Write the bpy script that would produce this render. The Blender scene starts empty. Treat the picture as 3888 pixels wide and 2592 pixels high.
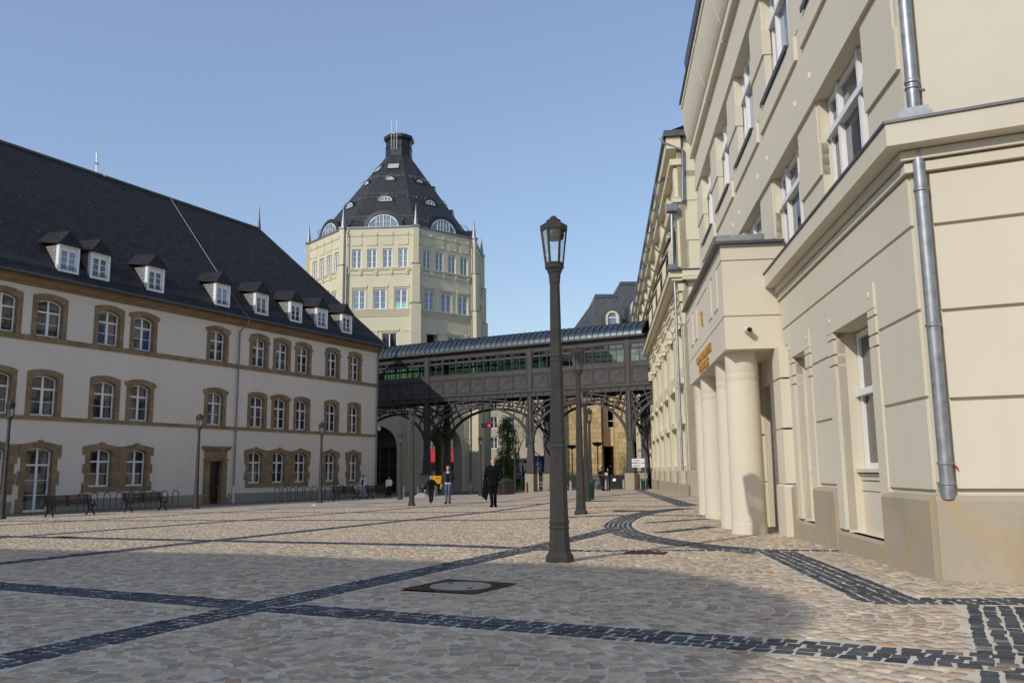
import bpy, bmesh, math, random
import numpy as np
from math import sin, cos, tan, atan, atan2, pi, radians, hypot, sqrt
from mathutils import Matrix, Vector
from mathutils.geometry import tessellate_polygon
R_ = random.Random(7)
sc = bpy.context.scene
COL = sc.collection
# ---------------------------------------------------------------- camera
FPX = 3200.0                                  # focal length in pixels of the 3888 px wide photograph
PITCH = atan(493.8/3200); ROLL = .0105
EYE = Vector((0, 0, 1.0))
CM = Matrix.Rotation(pi/2+PITCH, 4, 'X') @ Matrix.Rotation(-ROLL, 4, 'Z')
cam = bpy.data.cameras.new('camera'); camo = bpy.data.objects.new('camera', cam); COL.objects.link(camo)
cam.sensor_fit = 'HORIZONTAL'; cam.sensor_width = 36; cam.lens = FPX/3888*36
cam.clip_start = .05; cam.clip_end = 9000
camo.matrix_world = Matrix.Translation(EYE) @ CM
sc.camera = camo
# ---------------------------------------------------------------- light
SUN_EL = radians(31.5); SUN_TO = Vector((-sin(radians(41)), -cos(radians(41)), 0))   # horizontal direction towards the sun
w = bpy.data.worlds.new('World'); sc.world = w; w.use_nodes = True
nt = w.node_tree; bg = nt.nodes['Background']
sky = nt.nodes.new('ShaderNodeTexSky'); sky.sky_type = 'NISHITA'; sky.sun_disc = False
sky.sun_elevation = SUN_EL; sky.sun_rotation = atan2(SUN_TO.x, SUN_TO.y)
sky.air_density = 1.5; sky.dust_density = 1.0; sky.ozone_density = 3.6; sky.altitude = 300
hz = nt.nodes.new('ShaderNodeMix'); hz.data_type = 'RGBA'; hz.inputs[0].default_value = .45; hz.inputs[7].default_value = (1.27, 1.47, 2.45, 1)   # thin even spring haze over the clear sky
nt.links.new(sky.outputs[0], hz.inputs[6]); nt.links.new(hz.outputs[2], bg.inputs[0]); bg.inputs[1].default_value = .15
sl = bpy.data.lights.new('sun', 'SUN'); sl.energy = 2.05; sl.angle = radians(.53); sl.color = (1, .94, .84)
so = bpy.data.objects.new('sun', sl); COL.objects.link(so)
sd = Vector((SUN_TO.x*cos(SUN_EL), SUN_TO.y*cos(SUN_EL), sin(SUN_EL)))
so.rotation_euler = sd.to_track_quat('Z', 'Y').to_euler()
sc.view_settings.view_transform = 'Standard'; sc.view_settings.look = 'None'
sc.view_settings.exposure = 0.40; sc.view_settings.gamma = 1
sc.render.engine = 'CYCLES'
# ---------------------------------------------------------------- measuring helpers (photo pixel -> real point)
def _ss(t): t = np.clip(t, 0, 1); return t*t*(3-2*t)
def gz(x, y):                                             # height of the square: a gentle plane, a little higher on the right
    r = .0083*x - .0108*y + .17*_ss((np.asarray(x, float)+1)/4.5)*_ss((np.asarray(y, float)-14)/10)*(1-_ss((np.asarray(y, float)-90)/60))
    dx, dy = np.asarray(x, float)+11.358, np.asarray(y, float)-70.319; u = dx*.4671+dy*.8842; d = dx*.8842-dy*.4671
    k = _ss((14-d)/8)*(1-_ss(u/8))*_ss((d+45)/20)*_ss((u+75)/20); r = r*(1-k)-.845*k       # level footing of the plaster building
    return float(r) if np.ndim(r) == 0 else r
def ray(px, py): return CM.to_3x3() @ Vector(((px-1944)/FPX, -(py-1296)/FPX, -1))
def gp(px, py):
    d = ray(px, py); t = -1.0/(d.z - .0083*d.x + .0108*d.y); return EYE + d*t
def gpm(px, py):                                           # the same on the real, slightly uneven ground
    d = ray(px, py); t = 2.0
    for _ in range(4000):
        p = EYE+d*t
        if p.z <= gz(p.x, p.y): break
        t += .04
    return (p.x, p.y, gz(p.x, p.y))
def aty(px, py, Y):
    d = ray(px, py); return EYE + d*(Y/d.y)
def on_plane(P, n, px, py):
    d = ray(px, py); t = (P-EYE).dot(n)/d.dot(n); return EYE + d*t
# ---------------------------------------------------------------- object helpers
def empty(name, loc, rz=0, label=None, cat=None, group=None, kind=None):
    o = bpy.data.objects.new(name, None); COL.objects.link(o); o.location = loc; o.rotation_euler = (0, 0, rz)
    o.empty_display_size = .3
    tag(o, label, cat, group, kind); return o
def tag(o, label=None, cat=None, group=None, kind=None):
    if label: o['label'] = label
    if cat: o['category'] = cat
    if group: o['group'] = group
    if kind: o['kind'] = kind
    return o
def copy_tree(o, parent=None):
    c = o.copy(); COL.objects.link(c)
    if parent: c.parent = parent
    for ch in list(o.children): copy_tree(ch, c)
    return c
class MB:
    def __init__(s): s.v = []; s.f = []; s.m = []
    def add(s, vs, fs, mi=0):
        b = len(s.v); s.v += [tuple(p) for p in vs]; s.f += [tuple(b+i for i in f) for f in fs]; s.m += [mi]*len(fs); return s
    def box(s, x0, x1, y0, y1, z0, z1, mi=0):
        return s.add([(x0,y0,z0),(x1,y0,z0),(x1,y1,z0),(x0,y1,z0),(x0,y0,z1),(x1,y0,z1),(x1,y1,z1),(x0,y1,z1)],
              [(0,3,2,1),(4,5,6,7),(0,1,5,4),(1,2,6,5),(2,3,7,6),(3,0,4,7)], mi)
    def cham(s, x0, x1, y0, y1, z0, z1, c, mi=0):          # box whose top edges are bevelled
        return s.loft([[(x0,y0,z0),(x1,y0,z0),(x1,y1,z0),(x0,y1,z0)],[(x0,y0,z1-c),(x1,y0,z1-c),(x1,y1,z1-c),(x0,y1,z1-c)],
                       [(x0+c,y0+c,z1),(x1-c,y0+c,z1),(x1-c,y1-c,z1),(x0+c,y1-c,z1)]], mi)
    def loft(s, rings, mi=0, caps=True):
        n = len(rings[0]); vs = [p for r in rings for p in r]; fs = []
        for k in range(len(rings)-1):
            for i in range(n): fs.append((k*n+i, k*n+(i+1)%n, (k+1)*n+(i+1)%n, (k+1)*n+i))
        if caps: fs += [tuple(range(n))[::-1], tuple(range((len(rings)-1)*n, len(rings)*n))]
        return s.add(vs, fs, mi)
    def lathe(s, prof, n=16, c=(0,0,0), ph=0, mi=0, sx=1, sy=1):
        return s.loft([[(c[0]+r*sx*cos(ph+2*pi*i/n), c[1]+r*sy*sin(ph+2*pi*i/n), c[2]+z) for i in range(n)] for r, z in prof], mi)
    def tube(s, pts, r, n=6, mi=0):
        pts = [Vector(p) for p in pts]; rings = []
        rr = r if isinstance(r, (list, tuple)) else [r]*len(pts)
        a = None
        for i, p in enumerate(pts):
            t = (pts[min(i+1, len(pts)-1)]-pts[max(i-1, 0)]).normalized()
            if a is None: a = t.orthogonal().normalized()
            a = (a - t*a.dot(t)); a = a.normalized() if a.length > 1e-6 else t.orthogonal().normalized()
            b = t.cross(a)
            rings.append([tuple(p+(a*cos(2*pi*k/n)+b*sin(2*pi*k/n))*rr[i]) for k in range(n)])
        return s.loft(rings, mi)
    def bar(s, p, q, wx, wy, up=(0,0,1), mi=0):             # rectangular bar
        p = Vector(p); q = Vector(q); t = (q-p).normalized(); u = Vector(up); u = (u-t*u.dot(t))
        if u.length < 1e-5: u = t.orthogonal()
        u.normalize(); b = t.cross(u); R = [(-1,-1),(1,-1),(1,1),(-1,1)]
        return s.loft([[tuple(c+b*(i*wx/2)+u*(j*wy/2)) for i, j in R] for c in (p, q)], mi)
    def slab(s, outer, holes, y0, y1, mi=0, back=True, rev=None):   # polygon in x,z with holes, y0 = back, y1 = front
        loops = [outer]+list(holes); flat = [p for l in loops for p in l]
        tr = tessellate_polygon([[Vector((p[0], p[1], 0)) for p in l] for l in loops])
        n = len(flat)
        s.add([(p[0], y1, p[1]) for p in flat], tr, mi)
        if back: s.add([(p[0], y0, p[1]) for p in flat], tr, mi)
        for li, l in enumerate(loops):
            k = len(l); yb = y0 if (li == 0 or rev is None) else rev
            s.add([(p[0], y1, p[1]) for p in l]+[(p[0], yb, p[1]) for p in l], [(i,(i+1)%k,k+(i+1)%k,k+i) for i in range(k)], mi)
        return s
    def sphere(s, c, r, n=10, m=6, sx=1, sy=1, sz=1, mi=0):
        rings = [[(c[0]+r*sx*sin(pi*(j+.02)/(m+.04))*cos(2*pi*i/n), c[1]+r*sy*sin(pi*(j+.02)/(m+.04))*sin(2*pi*i/n), c[2]-r*sz*cos(pi*(j+.02)/(m+.04))) for i in range(n)] for j in range(m+1)]
        return s.loft(rings, mi)
    def mark(s): s.cuts = getattr(s, 'cuts', [])+[(len(s.v), len(s.f))]; return s
    def split(s, name, mats, parent=None, smooth=False):     # one object per marked piece
        c = [(0, 0)]+[x for x in getattr(s, 'cuts', [])]+[(len(s.v), len(s.f))]; out = []
        for (a, p), (b, q) in zip(c[:-1], c[1:]):
            if q <= p: continue
            t = MB(); t.v = s.v[a:b]; t.f = [tuple(i-a for i in f) for f in s.f[p:q]]; t.m = s.m[p:q]; out.append(t.build(name, mats, parent, smooth))
        return out
    def mesh(s, name, mats, smooth=False, recalc=True):
        me = bpy.data.meshes.new(name); me.from_pydata(s.v, [], s.f)
        mats = mats if isinstance(mats, (list, tuple)) else [mats]
        for m in mats: me.materials.append(m)
        if len(mats) > 1: me.polygons.foreach_set('material_index', s.m)
        if recalc:
            bm = bmesh.new(); bm.from_mesh(me); bmesh.ops.recalc_face_normals(bm, faces=bm.faces); bm.to_mesh(me); bm.free()
        me.update(); auto_uv(me)
        if smooth:
            me.polygons.foreach_set('use_smooth', [True]*len(me.polygons))
            try: me.set_sharp_from_angle(angle=radians(38))
            except Exception: pass
        return me
    def build(s, name, mats, parent=None, smooth=False, recalc=True, label=None, loc=None, kind=None):
        o = bpy.data.objects.new(name, s.mesh(name, mats, smooth, recalc)); COL.objects.link(o)
        if parent: o.parent = parent
        if loc: o.location = loc
        if label: o['label'] = label
        if kind: o['kind'] = kind
        return o
def auto_uv(me):
    nl = len(me.loops)
    if not nl: return
    co = np.empty(len(me.vertices)*3); me.vertices.foreach_get('co', co); co = co.reshape(-1, 3)
    vi = np.empty(nl, int); me.loops.foreach_get('vertex_index', vi)
    nf = len(me.polygons); nr = np.empty(nf*3); me.polygons.foreach_get('normal', nr); nr = nr.reshape(-1, 3)
    lt = np.empty(nf, int); me.polygons.foreach_get('loop_total', lt)
    N = np.repeat(nr, lt, axis=0); T = np.stack([-N[:,1], N[:,0], np.zeros(nl)], 1)
    ln = np.linalg.norm(T, axis=1); fl = ln < .05; T[fl] = (1,0,0); ln[fl] = 1; T /= ln[:,None]
    B = np.cross(N, T); P = co[vi]
    uv = np.stack([(P*T).sum(1), (P*B).sum(1)], 1)
    l = me.uv_layers.new(name='UVMap'); l.data.foreach_set('uv', uv.ravel().astype(np.float32))
def inst(name, me, parent, loc=(0,0,0), rot=(0,0,0), scale=None):
    o = bpy.data.objects.new(name, me); COL.objects.link(o); o.parent = parent; o.location = loc; o.rotation_euler = rot
    if scale: o.scale = scale
    return o
# ---------------------------------------------------------------- materials
class NT:
    def __init__(s, name):
        s.m = bpy.data.materials.new(name); s.m.use_nodes = True; s.t = s.m.node_tree; s.p = s.t.nodes['Principled BSDF']; s.out = s.t.nodes['Material Output']
    def n(s, typ, **kw):
        nd = s.t.nodes.new(typ)
        for k, v in kw.items():
            if k.startswith('i_'): nd.inputs[k[2:].replace('_', ' ')].default_value = v
            else: setattr(nd, k, v)
        return nd
    def l(s, a, b): s.t.links.new(a, b)
    def coord(s, which='Object'):
        return s.n('ShaderNodeTexCoord').outputs[which]
    def noise(s, co, scale, detail=4, rough=.55, stretch=None):
        if stretch:
            mp = s.n('ShaderNodeMapping'); mp.inputs['Scale'].default_value = stretch; s.l(co, mp.inputs[0]); co = mp.outputs[0]
        nd = s.n('ShaderNodeTexNoise'); nd.inputs['Scale'].default_value = scale; nd.inputs['Detail'].default_value = detail; nd.inputs['Roughness'].default_value = rough
        s.l(co, nd.inputs['Vector']); return nd.outputs['Fac']
    def ramp(s, fac, stops):
        r = s.n('ShaderNodeValToRGB'); e = r.color_ramp.elements
        while len(e) < len(stops): e.new(.5)
        for k, (p, c) in enumerate(stops): e[k].position = p; e[k].color = (*c, 1) if len(c) == 3 else c
        s.l(fac, r.inputs[0]); return r.outputs[0]
    def mix(s, a, b, fac, mode='MIX'):
        m = s.n('ShaderNodeMix', data_type='RGBA', blend_type=mode)
        for v, i in ((fac, 0), (a, 6), (b, 7)):
            if isinstance(v, (int, float)): m.inputs[i].default_value = v
            elif isinstance(v, tuple): m.inputs[i].default_value = (*v, 1) if len(v) == 3 else v
            else: s.l(v, m.inputs[i])
        return m.outputs[2]
    def bump(s, h, strength=.3, dist=.01):
        b = s.n('ShaderNodeBump'); b.inputs['Strength'].default_value = strength; b.inputs['Distance'].default_value = dist
        s.l(h, b.inputs['Height']); s.l(b.outputs[0], s.p.inputs['Normal']); return b
    def col(s, c):
        if isinstance(c, tuple): s.p.inputs['Base Color'].default_value = (*c, 1)
        else: s.l(c, s.p.inputs['Base Color'])
    def set(s, rough=.6, metal=0, spec=.5):
        s.p.inputs['Roughness'].default_value = rough; s.p.inputs['Metallic'].default_value = metal
        s.p.inputs['Specular IOR Level'].default_value = spec; return s.m
def tint(c, k): return tuple(min(1, x*k) for x in c)
def m_plain(name, c, rough=.6, metal=0, var=.12, scale=3, spec=.5, bump=0, bscale=60):
    t = NT(name); co = t.coord()
    t.col(t.ramp(t.noise(co, scale), [(.3, tint(c, 1-var)), (.7, tint(c, 1+var))]))
    if bump: t.bump(t.noise(co, bscale, 3), bump, .004)
    return t.set(rough, metal, spec)
def m_render(name, c, streak=.1, grain=.25, stain=(.5,.45,.33)):
    t = NT(name); co = t.coord()
    a = t.ramp(t.noise(co, .35, 6, .6), [(.3, tint(c, .95)), (.7, tint(c, 1.05))])
    st = t.ramp(t.noise(co, 1.2, 5, .6, (2.2, 2.2, .22)), [(.52, (0,0,0)), (.8, (streak,)*3)])
    a = t.mix(a, tint(c, .62), st)
    a = t.mix(a, tint(c, 1.12), t.ramp(t.noise(co, 70, 2, .5), [(.4, (0,0,0)), (.75, (.22,)*3)]))
    t.col(a); t.bump(t.noise(co, 55, 3, .6), grain, .006); return t.set(.85, 0, .25)
def m_blocks(name, c, bw, bh, mortar=.012, mc=None, var=.35, bump=.5, rough=.85, hue=None, noise=.25, offset=.5):
    t = NT(name); uv = t.coord('UV')
    b = t.n('ShaderNodeTexBrick', offset=offset); b.inputs['Scale'].default_value = 1; b.inputs['Mortar Size'].default_value = mortar
    b.inputs['Brick Width'].default_value = bw; b.inputs['Row Height'].default_value = bh; b.inputs['Bias'].default_value = 0; b.inputs['Mortar Smooth'].default_value = .15
    b.inputs['Color1'].default_value = (*tint(c, 1-var), 1); b.inputs['Color2'].default_value = (*(hue or tint(c, 1+var)), 1)
    b.inputs['Mortar'].default_value = (*(mc or tint(c, .6)), 1); t.l(uv, b.inputs['Vector'])
    nz = t.ramp(t.noise(uv, 3.1, 6, .65), [(.25, (1-noise,)*3), (.75, (1+noise,)*3)])
    t.col(t.mix(b.outputs['Color'], nz, 1.0, 'MULTIPLY'))
    inv = t.n('ShaderNodeMath', operation='SUBTRACT'); inv.inputs[0].default_value = 1; t.l(b.outputs['Fac'], inv.inputs[1])
    t.bump(inv.outputs[0], bump, .01); return t.set(rough, 0, .3)
def m_glass(name, c1, c2, rough=.03, ior=1.75, scale=.9):
    t = NT(name); co = t.coord()
    oi = t.n('ShaderNodeObjectInfo'); ad = t.n('ShaderNodeVectorMath', operation='ADD')
    cb = t.n('ShaderNodeCombineXYZ'); ml = t.n('ShaderNodeMath', operation='MULTIPLY'); ml.inputs[1].default_value = 37
    t.l(oi.outputs['Random'], ml.inputs[0]); t.l(ml.outputs[0], cb.inputs[0]); t.l(ml.outputs[0], cb.inputs[1])
    t.l(co, ad.inputs[0]); t.l(cb.outputs[0], ad.inputs[1])
    t.col(t.ramp(t.noise(ad.outputs[0], scale, 2, .4, (1.6,1.6,.7)), [(.42, c1), (.62, c2)]))
    t.p.inputs['IOR'].default_value = ior; t.bump(t.noise(co, 1.3, 2), .05, .02)
    return t.set(rough, 0, .5)
def m_clear(name, c, gl=.12):
    t = NT(name); tr = t.n('ShaderNodeBsdfTransparent'); tr.inputs[0].default_value = (*c, 1)
    g = t.n('ShaderNodeBsdfGlossy'); g.inputs['Roughness'].default_value = .03
    fr = t.n('ShaderNodeLayerWeight'); fr.inputs[0].default_value = .35
    mp = t.n('ShaderNodeMapRange'); mp.inputs[3].default_value = gl*.6; mp.inputs[4].default_value = .7; t.l(fr.outputs['Fresnel'], mp.inputs[0])
    mx = t.n('ShaderNodeMixShader'); t.l(mp.outputs[0], mx.inputs[0]); t.l(tr.outputs[0], mx.inputs[1]); t.l(g.outputs[0], mx.inputs[2])
    t.l(mx.outputs[0], t.out.inputs[0]); return t.m
def m_emit(name, c, k):
    t = NT(name); t.col(c); t.p.inputs['Emission Color'].default_value = (*c, 1); t.p.inputs['Emission Strength'].default_value = k; return t.set(.4)
def m_plinth():
    t = NT('sandstone_plinth'); co = t.coord(); c = (.40, .34, .25)
    a = t.ramp(t.noise(co, 1.1, 5, .6), [(.3, tint(c, .93)), (.7, tint(c, 1.06))])
    wv = t.n('ShaderNodeTexWave', wave_type='BANDS', bands_direction='DIAGONAL'); wv.inputs['Scale'].default_value = .55; wv.inputs['Distortion'].default_value = 9; wv.inputs['Detail'].default_value = 3; t.l(co, wv.inputs[0])
    a = t.mix(a, (.46, .33, .165), t.ramp(wv.outputs['Fac'], [(.72, (0,0,0)), (.95, (.38,)*3)]))
    a = t.mix(a, (.22, .19, .14), t.ramp(t.noise(co, 2.3, 7, .7, (1, 1, .45)), [(.56, (0,0,0)), (.76, (.45,)*3)]))
    t.col(t.mix(a, (.30, .25, .18), t.ramp(t.noise(co, 45, 2), [(.62, (0,0,0)), (.8, (.3,)*3)]))); t.bump(t.noise(co, 60, 3), .12, .004); return t.set(.8, 0, .25)
def m_attr(name, rough=.8, bump=.35):
    t = NT(name); a = t.n('ShaderNodeVertexColor', layer_name='tone'); co = t.coord()
    nz = t.ramp(t.noise(co, 38, 4, .65), [(.25, (.72,)*3), (.75, (1.25,)*3)])
    t.col(t.mix(a.outputs[0], nz, 1.0, 'MULTIPLY')); t.bump(t.noise(co, 90, 3), bump, .004); return t.set(rough, 0, .3)
CREAM = (.645, .585, .465)
M = dict(
 cream=m_render('cream_render', CREAM, .10, .16), cream2=m_render('cream_render_far', (.65,.59,.43), .12, .1), creamt=m_render('tower_render', (.60,.555,.405), .12, .1),
 plaster=m_render('grey_white_plaster', (.69,.61,.51), .16, .8), plinthg=m_render('grey_base_course', (.30,.275,.215), .2, .3),
 stone=m_blocks('brown_sandstone', (.25,.175,.098), .62, .42, .008, (.17,.12,.065), .16, .25, .9, None, .3),
 plinth=m_plinth(), slate=m_blocks('slate_roof', (.021,.0205,.0200), .30, .20, .012, (.006,.006,.006), .30, 1.0, .7, (.030,.029,.030), .3),
 slatet=m_blocks('tower_slate', (.036,.037,.039), .30, .20, .010, (.014,.014,.015), .25, .8, .6, (.050,.051,.054), .3),
 slate2=m_blocks('grey_slate', (.085,.088,.095), .3, .2, .008, (.04,.04,.045), .2, .5, .55), lead=m_plain('lead_sheet', (.10,.105,.11), .38, .55, .3, 2.5),
 white=m_plain('white_paint', (.80,.79,.77), .4, 0, .03, 4), glass=m_glass('window_glass', (.012,.014,.016), (.10,.10,.10)), glasst=m_glass('sky_tinted_glass', (.10,.145,.215), (.17,.225,.31), .03, 1.9, .4),  # glasst: blue sky reflection painted into the base colour
 zinc=m_plain('zinc', (.33,.34,.35), .48, .7, .25, 7), zincd=m_plain('dark_zinc_flashing', (.10,.10,.105), .45, .5, .2, 5), dark=m_plain('dark_void', (.012,.011,.010), .9),
 steel=m_plain('dark_grey_steel_paint', (.060,.057,.056), .5, 0, .15, 1.5, .3), roofm=m_plain('blue_grey_standing_seam_sheet', (.085,.105,.12), .34, .75, .2, 1.2),
 lamp=m_plain('dark_bronze_lamp_paint', (.046,.041,.037), .5, 0, .18, 6, .3, .1, 90), clear=m_clear('lantern_glass', (.93,.95,.96), .10), clearg=m_clear('bridge_glass', (.66,.80,.74), .14),
 black=m_plain('black_metal', (.014,.013,.013), .45, 0, .2), benchw=m_plain('dark_red_brown_slats', (.035,.015,.012), .5, 0, .3, 9), galv=m_plain('galvanised_tube', (.22,.23,.25), .4, .7, .2, 5),
 green=m_plain('dark_green_enamel', (.008,.055,.035), .3, 0, .15), yellow=m_plain('yellow_enamel', (.80,.42,.01), .4, 0, .06), red=m_plain('red_enamel', (.45,.02,.02), .45, 0, .1),
 inox=m_plain('brushed_steel', (.66,.65,.63), .38, .85, .1), gold=m_plain('gold_letters', (.60,.30,.045), .42, .35, .12), pinkish=m_plain('pale_grey_box', (.6,.6,.62), .5),
 conc=m_render('weathered_concrete', (.33,.29,.215), .5, .4), granite=m_plain('dark_brown_granite', (.035,.027,.025), .35, 0, .3, 25), iron=m_plain('rusty_iron', (.085,.042,.028), .85, .0, .35, 9, .15),
 manh=m_plain('concrete_cover', (.37,.34,.275), .95, 0, .22, 4, .04, .2), blue=m_plain('dark_blue_panel', (.012,.03,.09), .4), signb=m_plain('road_sign_blue', (.01,.05,.42), .35, 0, .05),
 asphalt=m_plain('asphalt', (.085,.085,.088), .9, 0, .2, 1.1, .3, .5, 80), grass=m_plain('grass_green', (.09,.17,.03), .9, 0, .3, 3),
 clad=m_blocks('sandstone_cladding', (.54,.38,.18), .95, .62, .02, (.22,.15,.075), .2, .35, .85, (.66,.49,.26), .2), clads=m_blocks('pale_cladding', (.66,.51,.33), 2.4, 3.0, .02, (.2,.15,.1), .06, .2),
 beige=m_render('beige_street_facade', (.46,.40,.29), .2, .3), bark=m_plain('pale_bark', (.19,.15,.10), .9, 0, .3, 8, .3, .5, 25), twig=m_plain('twig_bark', (.13,.10,.07), .9, 0, .3, 8),
 awn=m_plain('red_awning_cloth', (.42,.025,.03), .8, 0, .15), curtain=m_plain('pale_curtain', (.33,.32,.31), .8, 0, .15, 12), teal=m_plain('teal_blind', (.25,.55,.5), .7, 0, .05), drape=m_plain('blue_blind', (.035,.05,.16), .6, 0, .1),
 lensr=m_emit('lit_red_lens', (.9,.03,.02), 1.2), lensg=m_plain('dark_green_lens', (.01,.06,.04), .3), paper=m_plain('white_paper', (.78,.80,.84), .7, 0, .03), wire=m_plain('bright_wire', (.35,.34,.32), .5, .3), frostw=m_plain('frosted_skylight', (.42,.44,.43), .15, 0, .05),
)
def m_leaf(name, a, b):
    t = NT(name); co = t.coord(); oi = t.n('ShaderNodeNewGeometry')
    t.col(t.ramp(oi.outputs['Random Per Island'], [(0, a), (1, b)])); t.p.inputs['Subsurface Weight'].default_value = 0
    return t.set(.5, 0, .4)
M['ivy'] = m_leaf('ivy_leaves', (.022,.055,.012), (.075,.15,.03)); M['bush'] = m_leaf('shrub_leaves', (.03,.06,.012), (.10,.15,.035)); M['bud'] = m_leaf('spring_buds', (.13,.13,.045), (.24,.22,.08))
# ---------------------------------------------------------------- shared shapes
def arch_out(hw, z0, zs, za, n=8):
    return [(-hw, z0), (hw, z0), (hw, zs)] + [(hw*(1-2*k/n), zs+(za-zs)*(1-(1-2*k/n)**2)) for k in range(1, n)] + [(-hw, zs)]
def arch_z(x, hw, zs, za): return zs+(za-zs)*(1-(x/hw)**2)
def rect(x0, x1, z0, z1): return [(x0, z0), (x1, z0), (x1, z1), (x0, z1)]
def arch_window(hw, z0, zs, za, zt, bars=1, sill=.08, door=False):
    out = arch_out(hw, z0, zs, za); holes = []; f = .075; m = .055
    for s in (-1, 1):
        xa, xb = (s*(hw-f), s*m); top = [(xa+(xb-xa)*k/5) for k in range(6)]
        holes.append([(xa, zt+.05), (xb, zt+.05)]+[(x, arch_z(x, hw, zs, za)-.07) for x in top[::-1]])
        lo = z0+(.1 if not door else .12); hi = zt-.05; nn = bars+1; h = (hi-lo-.03*bars)/nn
        for k in range(nn):
            zz = lo+k*(h+.03); holes.append(rect(min(xa, xb)+.03, max(xa, xb)-.01, zz, zz+h))
    mb = MB(); mb.slab(out, holes, .06, 0)
    mb.box(-hw, hw, -.03, .0, zt-.035, zt+.035); mb.box(-.03, .03, -.015, 0, z0, zt)
    if not door: mb.box(-hw-.04, hw+.04, -.09, .02, z0-.06, z0)
    g = MB(); g.slab(arch_out(hw-.03, z0+.03, zs-.02, za-.03), [], .045, .04)
    return mb.mesh('window', M['white']), g.mesh('pane', M['glass'])
def put_window(par, mes, loc, rot=(0,0,0), extra=None, names=('window', 'pane')):
    o = inst(names[0], mes[0], par, loc, rot); p = inst(names[1], mes[1], o); return o
def lathe_obj(name, prof, mat, par, n=16, c=(0,0,0), ph=0, smooth=True): return MB().lathe(prof, n, c, ph).build(name, mat, par, smooth)
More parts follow.
